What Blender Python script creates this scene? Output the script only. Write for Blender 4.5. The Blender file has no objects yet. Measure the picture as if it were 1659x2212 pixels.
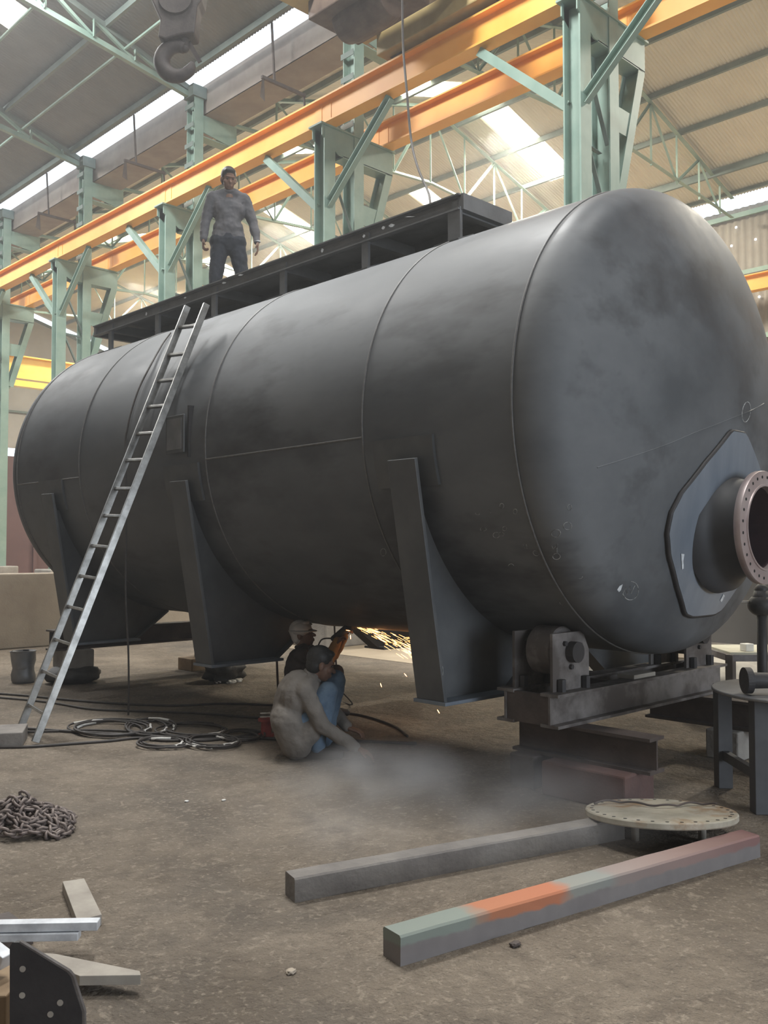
import bpy, math, random
from mathutils import Vector, Matrix, noise
random.seed(7)
PI = math.pi
scn = bpy.context.scene
COL = scn.collection

# ------------------------------------------------------------------ camera, world, light
F = 2000.0
A = math.atan(1941 / 2000.0)          # the hall runs along +Y; the camera looks 44 degrees off that axis
P = math.atan(79 / 2000.0)
CZ = 1.6
cd = bpy.data.cameras.new('camera'); cam = bpy.data.objects.new('camera', cd); COL.objects.link(cam)
cam.location = (0, 0, CZ); cam.rotation_euler = (PI/2 + P, 0, -A)
cd.sensor_fit = 'VERTICAL'; cd.sensor_height = 24.0; cd.lens = 24.0 * F / 2212.0
cd.clip_start = 0.05; cd.clip_end = 300
scn.camera = cam
scn.view_settings.view_transform = 'Standard'; scn.view_settings.look = 'None'
scn.view_settings.gamma = 1.0; scn.view_settings.use_curve_mapping = False
scn.view_settings.exposure = 0.0
scn.cycles.volume_bounces = 0
scn.cycles.max_bounces = 6; scn.cycles.diffuse_bounces = 3; scn.cycles.glossy_bounces = 2
scn.cycles.caustics_reflective = False; scn.cycles.caustics_refractive = False
scn.cycles.sample_clamp_indirect = 6.0
scn.cycles.use_adaptive_sampling = True; scn.cycles.adaptive_threshold = 0.03

w = bpy.data.worlds.new('world'); scn.world = w; w.use_nodes = True
bg = w.node_tree.nodes['Background']; bg.inputs[0].default_value = (0.80, 0.90, 1.0, 1); bg.inputs[1].default_value = 2.4

def area_light(name, loc, size, size_y, power, color, rot=(0, 0, 0)):
    l = bpy.data.lights.new(name, 'AREA'); l.shape = 'RECTANGLE'; l.size = size; l.size_y = size_y
    l.energy = power; l.color = color
    o = bpy.data.objects.new(name, l); o.location = loc; o.rotation_euler = rot; COL.objects.link(o); return o
# daylight falling through the rooflights of the near bay
for k, (x, y, pw) in enumerate([(6.0, 15.5, 1200), (5.4, 8.0, 1250), (4.6, 1.5, 620), (-3.5, 9.0, 160), (-3.5, 1.0, 120), (5.0, 24.0, 1300), (5.0, 34.0, 900)]):
    area_light('rooflight_lamp', (x, y, 12.6 if x > 4 else 12.55), 3.0, 1.0, pw, (0.97, 0.97, 0.95))
# daylight of the far bay
for y in (4.0, 15.5, 25.35, 35.0):
    area_light('far_bay_lamp', (20.5, y, 12.7), 3.0, 0.8, 2100, (1.0, 0.93, 0.78))

# cool daylight of the open doorway behind the camera
area_light('doorway_lamp', (5.2, -13.4, 3.2), 6.5, 5.5, 1050, (0.80, 0.89, 1.0), (PI/2, 0, 0))

# ------------------------------------------------------------------ pixel <-> place helpers
cA, sA, cP, sP = math.cos(A), math.sin(A), math.cos(P), math.sin(P)
def ray(px, py):
    a = (px - 829.5) / F; b = -(py - 1106) / F
    Yh = cP - b * sP; Z = sP + b * cP; X = a
    return Vector((X * cA + Yh * sA, -X * sA + Yh * cA, Z))
def at(px, py, z=None, u=None, s=None, d=None):
    r = ray(px, py)
    if z is not None: t = (z - CZ) / r.z
    elif u is not None: t = u / r.x
    elif s is not None: t = s / r.y
    else: t = d / (r.x * sA + r.y * cA)
    return Vector((r.x * t, r.y * t, CZ + r.z * t))
def cv(x, y, z=0.0):                  # right / forward of the camera -> world
    return Vector((x * cA + y * sA, -x * sA + y * cA, z))

# ------------------------------------------------------------------ materials
def mat(name, c1, c2=None, rough=0.7, metal=0.0, scale=3.0, detail=6.0, bump=0.0, bscale=40.0, emit=None, estr=0.0, spec=0.5,
        lo=0.35, hi=0.65, c3=None, s3=1.0, lo3=0.55, hi3=0.7, stretch=None, rvar=0.0):
    m = bpy.data.materials.new(name); m.use_nodes = True
    nt = m.node_tree; N = nt.nodes; L = nt.links
    b = N['Principled BSDF']
    b.inputs['Roughness'].default_value = rough; b.inputs['Metallic'].default_value = metal
    b.inputs['Specular IOR Level'].default_value = spec
    b.inputs['Base Color'].default_value = (*c1, 1)
    tc = N.new('ShaderNodeTexCoord'); co = tc.outputs['Object']
    if stretch:
        mp = N.new('ShaderNodeMapping'); mp.inputs['Scale'].default_value = stretch; L.new(co, mp.inputs[0]); co = mp.outputs[0]
    def noise_fac(sc, det, a, bb, off=0.0):
        n = N.new('ShaderNodeTexNoise'); n.inputs['Scale'].default_value = sc; n.inputs['Detail'].default_value = det
        n.inputs['Roughness'].default_value = 0.62
        L.new(co, n.inputs['Vector'])
        r = N.new('ShaderNodeMapRange'); r.inputs[1].default_value = a; r.inputs[2].default_value = bb
        L.new(n.outputs['Fac'], r.inputs[0]); return r.outputs[0]
    if c2:
        f = noise_fac(scale, detail, lo, hi)
        mx = N.new('ShaderNodeMix'); mx.data_type = 'RGBA'; mx.inputs['A'].default_value = (*c1, 1); mx.inputs['B'].default_value = (*c2, 1)
        L.new(f, mx.inputs['Factor']); out = mx.outputs['Result']
        if c3:
            f3 = noise_fac(s3, 5.0, lo3, hi3)
            m3 = N.new('ShaderNodeMix'); m3.data_type = 'RGBA'; m3.inputs['B'].default_value = (*c3, 1)
            L.new(out, m3.inputs['A']); L.new(f3, m3.inputs['Factor']); out = m3.outputs['Result']
        L.new(out, b.inputs['Base Color'])
        if rvar:
            mr = N.new('ShaderNodeMapRange'); mr.inputs[3].default_value = rough - rvar; mr.inputs[4].default_value = rough + rvar
            L.new(f, mr.inputs[0]); L.new(mr.outputs[0], b.inputs['Roughness'])
    if bump:
        n = N.new('ShaderNodeTexNoise'); n.inputs['Scale'].default_value = bscale; n.inputs['Detail'].default_value = 4
        L.new(co, n.inputs['Vector'])
        bp = N.new('ShaderNodeBump'); bp.inputs['Strength'].default_value = bump; bp.inputs['Distance'].default_value = 0.02
        L.new(n.outputs['Fac'], bp.inputs['Height']); L.new(bp.outputs[0], b.inputs['Normal'])
    if emit:
        b.inputs['Emission Color'].default_value = (*emit, 1); b.inputs['Emission Strength'].default_value = estr
    return m

M = {}
M['tank'] = mat('primed_steel', (0.066, 0.072, 0.080), (0.145, 0.152, 0.160), rough=0.60, scale=0.9, detail=8, spec=0.42, lo=0.36, hi=0.66,
                c3=(0.050, 0.051, 0.055), s3=1.3, lo3=0.52, hi3=0.68, stretch=(1, 0.45, 1.1), bump=0.10, bscale=3.5, rvar=0.12)
M['walk'] = mat('walkway_steel', (0.12, 0.122, 0.126), (0.17, 0.172, 0.176), rough=0.6, scale=3.0, bump=0.05)
M['tank_dark'] = mat('primed_steel_plate', (0.070, 0.074, 0.078), (0.110, 0.113, 0.115), rough=0.55, scale=2.0, bump=0.05)
M['nozzle'] = mat('nozzle_paint', (0.035, 0.036, 0.042), (0.055, 0.056, 0.062), rough=0.6, scale=3)
M['pad'] = mat('primed_pad', (0.15, 0.175, 0.21), (0.21, 0.235, 0.27), rough=0.42, scale=1.5, stretch=(3, 3, 0.5))
M['weld'] = mat('weld_metal', (0.11, 0.11, 0.11), (0.16, 0.155, 0.15), rough=0.5, scale=30)
M['flange'] = mat('machined_flange', (0.42, 0.33, 0.32), (0.52, 0.44, 0.43), rough=0.42, metal=0.5, scale=6)
M['bore'] = mat('nozzle_bore', (0.045, 0.02, 0.03), (0.07, 0.03, 0.04), rough=0.7, scale=5)
M['hole'] = mat('dark_hole', (0.01, 0.01, 0.01), rough=0.9)
M['chalk'] = mat('chalk', (0.42, 0.43, 0.42), (0.10, 0.10, 0.10), rough=0.95, scale=25, lo=0.4, hi=0.6)
M['scrape'] = mat('scraped_bare_metal', (0.75, 0.78, 0.80), (0.45, 0.47, 0.5), rough=0.4, scale=30)
def floor_mat():
    m = bpy.data.materials.new('dusty_floor'); m.use_nodes = True; nt = m.node_tree; N = nt.nodes; L = nt.links
    b = N['Principled BSDF']; b.inputs['Roughness'].default_value = .92; b.inputs['Specular IOR Level'].default_value = .25
    tc = N.new('ShaderNodeTexCoord')
    def ns(sc, det, a, c, dist=0.0):
        n = N.new('ShaderNodeTexNoise'); n.inputs['Scale'].default_value = sc; n.inputs['Detail'].default_value = det; n.inputs['Roughness'].default_value = .6
        n.inputs['Distortion'].default_value = dist
        L.new(tc.outputs['Object'], n.inputs['Vector']); r = N.new('ShaderNodeMapRange'); r.inputs[1].default_value = a; r.inputs[2].default_value = c
        L.new(n.outputs['Fac'], r.inputs[0]); return r.outputs[0]
    def mix(f, a, c, k=1.0):
        x = N.new('ShaderNodeMix'); x.data_type = 'RGBA'
        if k != 1.0:
            mm = N.new('ShaderNodeMath'); mm.operation = 'MULTIPLY'; mm.inputs[1].default_value = k; L.new(f, mm.inputs[0]); f = mm.outputs[0]
        L.new(f, x.inputs['Factor'])
        for nm, v in (('A', a), ('B', c)):
            if isinstance(v, tuple): x.inputs[nm].default_value = (*v, 1)
            else: L.new(v, x.inputs[nm])
        return x.outputs['Result']
    col = mix(ns(.9, 6, .35, .65, .6), (.138, .112, .086), (.250, .208, .163))
    col = mix(ns(.45, 5, .50, .66, .5), col, (.098, .086, .075), .8)
    col = mix(ns(7, 6, .50, .66), col, (.120, .098, .078), .55)
    col = mix(ns(13, 5, .58, .70, 1.0), col, (.33, .28, .22), .55)
    col = mix(ns(38, 4, .56, .70), col, (.34, .29, .23), .6)
    col = mix(ns(95, 3, .55, .70), col, (.10, .085, .07), .6)
    L.new(col, b.inputs['Base Color'])
    h = None
    for sc, wgt in ((5, 1.0), (18, .55), (60, .25)):
        f = ns(sc, 4, .3, .7); mm = N.new('ShaderNodeMath'); mm.operation = 'MULTIPLY_ADD'; mm.inputs[1].default_value = wgt; L.new(f, mm.inputs[0])
        if h: L.new(h, mm.inputs[2])
        else: mm.inputs[2].default_value = 0
        h = mm.outputs[0]
    bp = N.new('ShaderNodeBump'); bp.inputs['Strength'].default_value = .9; bp.inputs['Distance'].default_value = .022
    L.new(h, bp.inputs['Height']); L.new(bp.outputs[0], b.inputs['Normal']); return m
M['floor'] = floor_mat()
M['floor_lit'] = mat('lit_dusty_floor', (0.36, 0.29, 0.21), (0.46, 0.38, 0.28), rough=.92, scale=.8, bump=.3, bscale=14)  # floor colour lightened to carry the far-bay daylight and its bounce
M['roof_dark'] = mat('weathered_sheet', (0.185, 0.20, 0.205), (0.25, 0.265, 0.27), rough=0.62, metal=0.3, scale=0.8)
M['roof_cream'] = mat('cream_roof_sheet', (0.62, 0.59, 0.50), (0.72, 0.69, 0.59), rough=0.75, scale=0.5, spec=0.3)
M['wall_sheet'] = mat('wall_sheet', (0.26, 0.23, 0.20), (0.34, 0.31, 0.27), rough=0.75, scale=0.7)
M['wall_pale'] = mat('pale_wall_sheet', (0.42, 0.40, 0.37), (0.50, 0.48, 0.45), rough=0.8, scale=0.6)
M['maroon'] = mat('maroon_sheet', (0.10, 0.052, 0.052), (0.13, 0.07, 0.068), rough=0.75, scale=1.0)
M['plaster'] = mat('dusty_plaster', (0.36, 0.30, 0.24), (0.46, 0.40, 0.32), rough=0.95, scale=1.5, bump=0.2)
M['green'] = mat('green_painted_steel', (0.19, 0.29, 0.245), (0.27, 0.37, 0.315), rough=0.55, scale=2.0)
M['green_dark'] = mat('green_grey_steel', (0.13, 0.17, 0.155), (0.18, 0.22, 0.20), rough=0.65, scale=2.0)
M['orange'] = mat('orange_painted_steel', (0.85, 0.37, 0.055), (0.90, 0.45, 0.09), rough=0.5, scale=1.2)
M['yellow'] = mat('yellow_painted_steel', (0.85, 0.52, 0.07), (0.90, 0.60, 0.12), rough=0.5, scale=1.0)
M['olive'] = mat('dirty_yellow_steel', (0.34, 0.25, 0.10), (0.44, 0.34, 0.15), rough=0.6, scale=2.0)
M['gutter'] = mat('gutter_sheet', (0.23, 0.19, 0.165), (0.31, 0.27, 0.235), rough=0.8, scale=1.2)
M['rust'] = mat('dark_rusty_steel', (0.055, 0.042, 0.038), (0.10, 0.075, 0.065), rough=0.7, scale=4, bump=0.15)
M['rust_light'] = mat('worn_rusty_steel', (0.085, 0.072, 0.066), (0.20, 0.182, 0.172), rough=0.6, scale=3, lo=0.45, hi=0.62)
M['black'] = mat('black_steel', (0.022, 0.020, 0.022), (0.04, 0.036, 0.036), rough=0.6, scale=5, bump=0.1)
M['hook'] = mat('grimy_hook_iron', (0.050, 0.040, 0.040), (0.085, 0.07, 0.066), rough=0.65, scale=6, bump=0.1)
M['brown_machine'] = mat('brown_machinery', (0.07, 0.045, 0.035), (0.12, 0.085, 0.065), rough=0.7, scale=4)
M['ladder'] = mat('worn_aluminium', (0.17, 0.165, 0.155), (0.34, 0.33, 0.31), rough=0.36, metal=0.8, scale=8)
M['steel_bright'] = mat('bright_cut_steel', (0.42, 0.43, 0.46), (0.66, 0.68, 0.71), rough=0.45, metal=0.2, scale=9)
M['steel_tan'] = mat('dusty_plate', (0.27, 0.24, 0.205), (0.38, 0.345, 0.295), rough=0.8, scale=5)
M['cover'] = mat('dusty_blind_flange', (0.33, 0.30, 0.23), (0.50, 0.46, 0.38), rough=0.8, scale=5, c3=(0.30, 0.19, 0.10), s3=4, lo3=0.52, hi3=0.66)
M['concrete'] = mat('dusty_concrete', (0.24, 0.22, 0.20), (0.34, 0.32, 0.29), rough=0.95, scale=4, bump=0.3)
M['bar_grey'] = mat('dusty_grey_bar', (0.15, 0.135, 0.125), (0.23, 0.21, 0.19), rough=0.9, scale=4, bump=.3)
M['brick_red'] = mat('red_block', (0.095, 0.050, 0.044), (0.13, 0.068, 0.056), rough=0.9, scale=5, bump=0.2)
M['sack'] = mat('black_sack', (0.025, 0.024, 0.024), (0.05, 0.046, 0.042), rough=0.6, scale=7, bump=0.2)
M['wood'] = mat('packing_wood', (0.22, 0.15, 0.09), (0.32, 0.23, 0.14), rough=0.85, scale=5)
M['cable'] = mat('black_rubber_cable', (0.035, 0.030, 0.028), (0.06, 0.05, 0.045), rough=0.6, scale=12)
M['tape'] = mat('white_tape', (0.62, 0.60, 0.55), (0.75, 0.73, 0.70), rough=0.7, scale=10)
M['red'] = mat('dull_red_plastic', (0.28, 0.04, 0.04), (0.34, 0.07, 0.06), rough=0.5, scale=6)
M['skin'] = mat('brown_skin', (0.16, 0.085, 0.055), (0.20, 0.11, 0.075), rough=0.55, scale=12)
M['hair'] = mat('black_hair', (0.012, 0.011, 0.011), (0.03, 0.028, 0.026), rough=0.55, scale=60)
M['shirt_grey'] = mat('grey_work_shirt', (0.09, 0.09, 0.10), (0.125, 0.12, 0.13), rough=0.9, scale=6, bump=0.2, bscale=14)
M['trouser'] = mat('navy_trousers', (0.016, 0.020, 0.032), (0.026, 0.03, 0.042), rough=0.9, scale=6, bump=0.15)
M['shirt_beige'] = mat('beige_shirt', (0.15, 0.132, 0.115), (0.205, 0.182, 0.16), rough=0.95, scale=5, bump=0.5, bscale=16)
M['denim'] = mat('blue_denim', (0.09, 0.14, 0.21), (0.14, 0.20, 0.27), rough=0.9, scale=14)
M['jacket'] = mat('dark_jacket', (0.035, 0.026, 0.024), (0.055, 0.042, 0.038), rough=0.9, scale=8)
M['glove'] = mat('tan_leather', (0.40, 0.24, 0.08), (0.30, 0.15, 0.06), rough=0.8, scale=10)
M['cap'] = mat('white_helmet', (0.55, 0.53, 0.52), (0.68, 0.66, 0.65), rough=0.45, scale=8)
M['shoe'] = mat('black_shoe', (0.02, 0.018, 0.017), (0.035, 0.03, 0.028), rough=0.6)
M['skylight'] = mat('translucent_rooflight', (0.9, 0.88, 0.80), rough=0.6, emit=(1.0, 0.95, 0.80), estr=14.0)
M['spark'] = mat('hot_steel_sliver', (1.0, 0.5, 0.2), rough=0.6, emit=(1.0, 0.40, 0.12), estr=16.0)
M['chain'] = mat('rusty_chain', (0.14, 0.11, 0.10), (0.22, 0.18, 0.16), rough=0.6, metal=0.3, scale=9)
M['tarp'] = mat('dusty_tarp', (0.28, 0.25, 0.21), (0.38, 0.35, 0.29), rough=0.9, scale=3, bump=0.3, bscale=8)
M['table_top'] = mat('grey_table_plate', (0.16, 0.16, 0.165), (0.22, 0.22, 0.225), rough=0.45, metal=0.4, scale=5)
M['table_leg'] = mat('dark_table_leg', (0.06, 0.06, 0.065), (0.085, 0.085, 0.09), rough=0.6, scale=5)
M['grey_part'] = mat('dark_grey_sheet', (0.105, 0.098, 0.09), (0.13, 0.122, 0.112), rough=0.85, scale=1.5)
M['eye'] = mat('dark_eye', (0.05, 0.035, 0.03), rough=.3)
M['daylight'] = mat('daylight_hole_glow', (1, 1, 1), rough=.6, emit=(.95, .98, 1.0), estr=4.0)
M['bench'] = mat('bench_top_board', (0.40, 0.37, 0.27), (0.5, 0.47, 0.36), rough=.8, scale=5)
M['paper'] = mat('pale_foam', (0.60, 0.57, 0.50), (0.70, 0.67, 0.6), rough=0.9, scale=9)

# ------------------------------------------------------------------ mesh builder
ORG = {}
def org(o): return ORG.get(o.name, Vector((0, 0, 0)))
class MB:
    def __init__(s): s.v = []; s.f = []
    def add(s, vs, fs):
        n = len(s.v); s.v += [Vector(v) for v in vs]; s.f += [tuple(i + n for i in f) for f in fs]; return s
    def frame(s, p0, p1, up=(0, 0, 1)):
        p0 = Vector(p0); p1 = Vector(p1); d = (p1 - p0).normalized(); upv = Vector(up)
        if abs(d.dot(upv)) > 0.98: upv = Vector((1, 0, 0)) if abs(d.x) < 0.9 else Vector((0, 1, 0))
        side = d.cross(upv).normalized(); u2 = side.cross(d).normalized()
        return p0, p1, d, side, u2
    def sect(s, p0, p1, prof, up=(0, 0, 1), cap=True):
        p0, p1, d, side, u2 = s.frame(p0, p1, up)
        n = len(prof)
        vs = [p + side * a + u2 * b for p in (p0, p1) for a, b in prof]
        fs = [(i, (i + 1) % n, n + (i + 1) % n, n + i) for i in range(n)]
        if cap: fs += [tuple(range(n - 1, -1, -1)), tuple(range(n, 2 * n))]
        return s.add(vs, fs)
    def bar(s, p0, p1, w, h, up=(0, 0, 1)):
        return s.sect(p0, p1, [(-w/2, -h/2), (w/2, -h/2), (w/2, h/2), (-w/2, h/2)], up)
    def ib(s, p0, p1, w, h, tf=0.02, tw=0.012, up=(0, 0, 1)):
        a, b, c, d = w/2, h/2, tw/2, h/2 - tf
        return s.sect(p0, p1, [(-a, -b), (a, -b), (a, -d), (c, -d), (c, d), (a, d), (a, b), (-a, b), (-a, d), (-c, d), (-c, -d), (-a, -d)], up)
    def ch(s, p0, p1, w, h, t=0.012, up=(0, 0, 1), flip=1):
        a, b = w/2, h/2
        pr = [(-a, -b), (a, -b), (a, -b + t), (-a + t, -b + t), (-a + t, b - t), (a, b - t), (a, b), (-a, b)]
        if flip < 0: pr = [(-x, y) for x, y in pr][::-1]
        return s.sect(p0, p1, pr, up)
    def ang(s, p0, p1, w, t=0.008, up=(0, 0, 1)):
        return s.sect(p0, p1, [(0, 0), (w, 0), (w, t), (t, t), (t, w), (0, w)], up)
    def box(s, c, sz, rz=0.0):
        c = Vector(c); R = Matrix.Rotation(rz, 3, 'Z'); a, b, h = sz[0]/2, sz[1]/2, sz[2]/2
        vs = [c + R @ Vector((x, y, z)) for x, y, z in ((-a,-b,-h),(a,-b,-h),(a,b,-h),(-a,b,-h),(-a,-b,h),(a,-b,h),(a,b,h),(-a,b,h))]
        return s.add(vs, [(3,2,1,0),(4,5,6,7),(0,1,5,4),(1,2,6,5),(2,3,7,6),(3,0,4,7)])
    def tube(s, pts, r, n=10, closed=False):
        pts = [Vector(p) for p in pts]; m = len(pts); rings = []
        prev = None
        for i, p in enumerate(pts):
            if closed: d = pts[(i + 1) % m] - pts[i - 1]
            else: d = pts[min(i + 1, m - 1)] - pts[max(i - 1, 0)]
            d = d.normalized() if d.length > 1e-9 else Vector((0, 0, 1))
            if prev is None: a = d.orthogonal().normalized()
            else:
                a = prev - d * prev.dot(d); a = a.normalized() if a.length > 1e-6 else d.orthogonal().normalized()
            prev = a; b = d.cross(a); rr = r[i] if isinstance(r, (list, tuple)) else r
            rings.append([p + (a * math.cos(2*PI*k/n) + b * math.sin(2*PI*k/n)) * rr for k in range(n)])
        vs = [v for q in rings for v in q]; fs = []
        for i in range(m if closed else m - 1):
            j = (i + 1) % m
            fs += [(i*n + k, i*n + (k+1) % n, j*n + (k+1) % n, j*n + k) for k in range(n)]
        if not closed: fs += [tuple(range(n - 1, -1, -1)), tuple((m-1)*n + k for k in range(n))]
        return s.add(vs, fs)
    def lathe(s, prof, origin, axis, n=48, closed=False):   # prof: (radius, height along axis)
        o = Vector(origin); d = Vector(axis).normalized(); a = d.orthogonal().normalized() if abs(d.z) > .9 else Vector((0, 0, 1)).cross(d).normalized(); b = d.cross(a)
        m = len(prof); vs = []
        for r, h in prof: vs += [o + d*h + (a*math.cos(2*PI*k/n) + b*math.sin(2*PI*k/n))*r for k in range(n)]
        fs = [(i*n + k, i*n + (k+1) % n, (i+1)*n + (k+1) % n, (i+1)*n + k) for i in range(m - 1) for k in range(n)]
        if closed: fs += [((m-1)*n + k, (m-1)*n + (k+1) % n, (k+1) % n, k) for k in range(n)]
        else: fs += [tuple(range(n - 1, -1, -1)), tuple((m-1)*n + k for k in range(n))]
        return s.add(vs, fs)
    def prism(s, poly, vec):                                 # poly: 3-D ring, extruded by vec
        n = len(poly); vec = Vector(vec); vs = [Vector(p) for p in poly] + [Vector(p) + vec for p in poly]
        return s.add(vs, [tuple(range(n - 1, -1, -1)), tuple(range(n, 2*n))] + [(i, (i+1) % n, n + (i+1) % n, n + i) for i in range(n)])
    def ball(s, c, r, n=12, m=8, R=None):
        c = Vector(c); r = Vector(r) if isinstance(r, (tuple, list, Vector)) else Vector((r, r, r)); vs = []
        for i in range(1, m):
            t = PI*i/m
            for k in range(n):
                v = Vector((r.x*math.sin(t)*math.cos(2*PI*k/n), r.y*math.sin(t)*math.sin(2*PI*k/n), r.z*math.cos(t)))
                vs.append(c + (R @ v if R else v))
        tp = Vector((0, 0, r.z)); tp = R @ tp if R else tp
        vs += [c + tp, c - tp]; a, b = len(vs) - 2, len(vs) - 1
        fs = [(i*n + k, (i+1)*n + k, (i+1)*n + (k+1) % n, i*n + (k+1) % n) for i in range(m - 2) for k in range(n)]
        fs += [(a, k, (k+1) % n) for k in range(n)] + [(b, (m-2)*n + (k+1) % n, (m-2)*n + k) for k in range(n)]
        return s.add(vs, fs)
    def cone(s, p0, r0, p1, r1, n=12):                       # capsule with two radii
        s.tube([p0, p1], [r0, r1], n); s.ball(p0, r0, n); s.ball(p1, r1, n); return s
    def build(s, name, m, parent=None, smooth=False, bevel=0.0, local=False):
        me = bpy.data.meshes.new(name); o = bpy.data.objects.new(name, me)
        if local: off = Vector((0, 0, 0))
        elif parent is not None: off = org(parent)
        else:
            xs = [v.x for v in s.v]; ys = [v.y for v in s.v]; zs = [v.z for v in s.v]
            off = Vector(((min(xs)+max(xs))/2, (min(ys)+max(ys))/2, min(zs)))
        me.from_pydata([tuple(v - off) for v in s.v], [], s.f); me.update()
        me.materials.append(m if not isinstance(m, str) else M[m])
        COL.objects.link(o)
        if parent is not None: o.parent = parent
        else: o.location = off
        ORG[o.name] = off
        if smooth:
            for p in me.polygons: p.use_smooth = True
        if bevel:
            b = o.modifiers.new('bevel', 'BEVEL'); b.width = bevel; b.segments = 2; b.limit_method = 'ANGLE'
        return o
def auto_smooth(o, deg=35):
    me = o.data
    me.update(); 
    for p in me.polygons: p.use_smooth = True
    try: me.set_sharp_from_angle(angle=math.radians(deg))
    except Exception: pass
def tag(o, label, cat, group=None, kind=None):
    if label: o['label'] = label
    if cat: o['category'] = cat
    if group: o['group'] = group
    if kind: o['kind'] = kind
    return o
def root(name, loc, label, cat, group=None):
    o = bpy.data.objects.new(name, None); o.location = loc; COL.objects.link(o); ORG[o.name] = Vector(loc)
    o.empty_display_size = 0.2
    return tag(o, label, cat, group)
def struct(o): o['kind'] = 'structure'; return o
def copy_tree(o, parent=None):
    c = o.copy(); COL.objects.link(c); c.parent = parent; ORG[c.name] = org(o)
    for ch in [x for x in o.children]: copy_tree(ch, c)
    return c

# ------------------------------------------------------------------ the hall
VU = 10.65          # column line between the bays
EAVE = 11.5
L0, L1 = -14.0, 45.0
def corrugated(name, p0, du, dv, wave=0.09, amp=0.02, m='roof_dark', thick=0.0):
    # p0 corner, du: vector across the waves, dv: vector along them
    p0, du, dv = Vector(p0), Vector(du), Vector(dv); n = max(2, int(du.length / wave)) * 4
    nor = du.cross(dv).normalized(); b = MB(); vs = []; fs = []
    for i in range(n + 1):
        o = nor * (math.sin(i * PI / 2) * amp) + du * (i / n)
        vs += [p0 + o, p0 + o + dv]
    for i in range(n): fs.append((2*i, 2*i+2, 2*i+3, 2*i+1))
    b.add(vs, fs); return struct(b.build(name, m, smooth=True))
b = MB(); b.box((8, 15, -0.1), (64, 74, 0.2)); struct(b.build('floor', 'floor'))
b = MB(); b.box((17.5, 15, 0.003), (16.4, 60, 0.004)); struct(b.build('floor_lit', 'floor_lit'))  # overlay slab added as the brightly lit floor, lifts bounce onto the cream roof
# near bay roof: valley edge at x=10.45, ridge at x=1, back eave at x=-9
corrugated('ceiling_near', (10.45, L0, EAVE + 0.08), (0, L1 - L0, 0), (-9.45, 0, 2.835), m='roof_dark')
corrugated('ceiling_near_back', (1.0, L0, EAVE + 2.915), (0, L1 - L0, 0), (-10.0, 0, -3.0), m='roof_dark')
# far bay roof
RZ = 13.7
corrugated('ceiling_far', (11.2, L0, 11.55), (0, L1 - L0, 0), (6.8, 0, RZ - 11.55), m='roof_cream')
corrugated('ceiling_far_slope', (18.0, L0, RZ), (0, L1 - L0, 0), (7.3, 0, -2.06), m='roof_cream')
# far wall of the far bay, gap of daylight over it
corrugated('wall_right', (25.8, L0, 0.0), (0, L1 - L0, 0), (0, 0, 11.45), wave=0.22, amp=0.03, m='wall_sheet')
# end wall with its big daylight opening
def endwall(name, x0, x1, z0, z1f, m='wall_pale'):
    b = MB(); y = 45.0; b.add([(x0, y, z0), (x1, y, z0), (x1, y, z1f(x1)), (x0, y, z1f(x0))], [(0, 1, 2, 3)]); return struct(b.build(name, m))
def rz_far(x): return (RZ - 0.35 - (x - 18) * .282) if x > 18 else (11.55 - 0.35 + (x - 11.2) * .316)
endwall('wall_end', -9.0, 11.0, 0.0, lambda x: 11.4)
endwall('wall_end_far', 11.0, 18.0, 6.5, rz_far); endwall('wall_end_far', 18.0, 25.8, 6.5, rz_far)
endwall('wall_end_low', 20.5, 25.8, 0.0, lambda x: 6.5)
b = MB()
for x0, x1 in ((11.0, 18.0), (18.0, 25.8)): b.bar((x0, 44.9, rz_far(x0)), (x1, 44.9, rz_far(x1)), 0.08, 0.12)
for z in (8.3, 10.0): b.bar((11.0, 44.9, z), (25.8, 44.9, z), 0.08, 0.10)
struct(b.build('trim_1', 'green_dark'))
corrugated('wall_left', (-9.0, L1, 0), (0, L0 - L1, 0), (0, 0, 11.5), wave=0.3, amp=0.03, m='wall_sheet')
# wall rails on the far wall
b = MB()
for z in (3.0, 5.4, 7.6, 9.5, 11.2): b.ch((25.68, L0, z), (25.68, 44.8, z), 0.07, 0.14)
struct(b.build('trim_2', 'green'))

# front wall with the big doorway behind the camera, and small glowing discs standing in for daylight holes in the far wall
b = MB(); y = L0
for x0, x1, z0, z1 in ((-9, -3, 0, 14), (9, 25.8, 0, 14), (-3, 9, 6.5, 14)): b.add([(x0, y, z0), (x1, y, z0), (x1, y, z1), (x0, y, z1)], [(0, 1, 2, 3)])
struct(b.build('wall_front', 'wall_pale'))
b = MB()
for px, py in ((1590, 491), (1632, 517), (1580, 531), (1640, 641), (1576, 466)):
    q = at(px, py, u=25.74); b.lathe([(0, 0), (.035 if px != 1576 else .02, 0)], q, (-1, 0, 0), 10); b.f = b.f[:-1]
struct(b.build('trim_glow_discs', 'daylight'))

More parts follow.
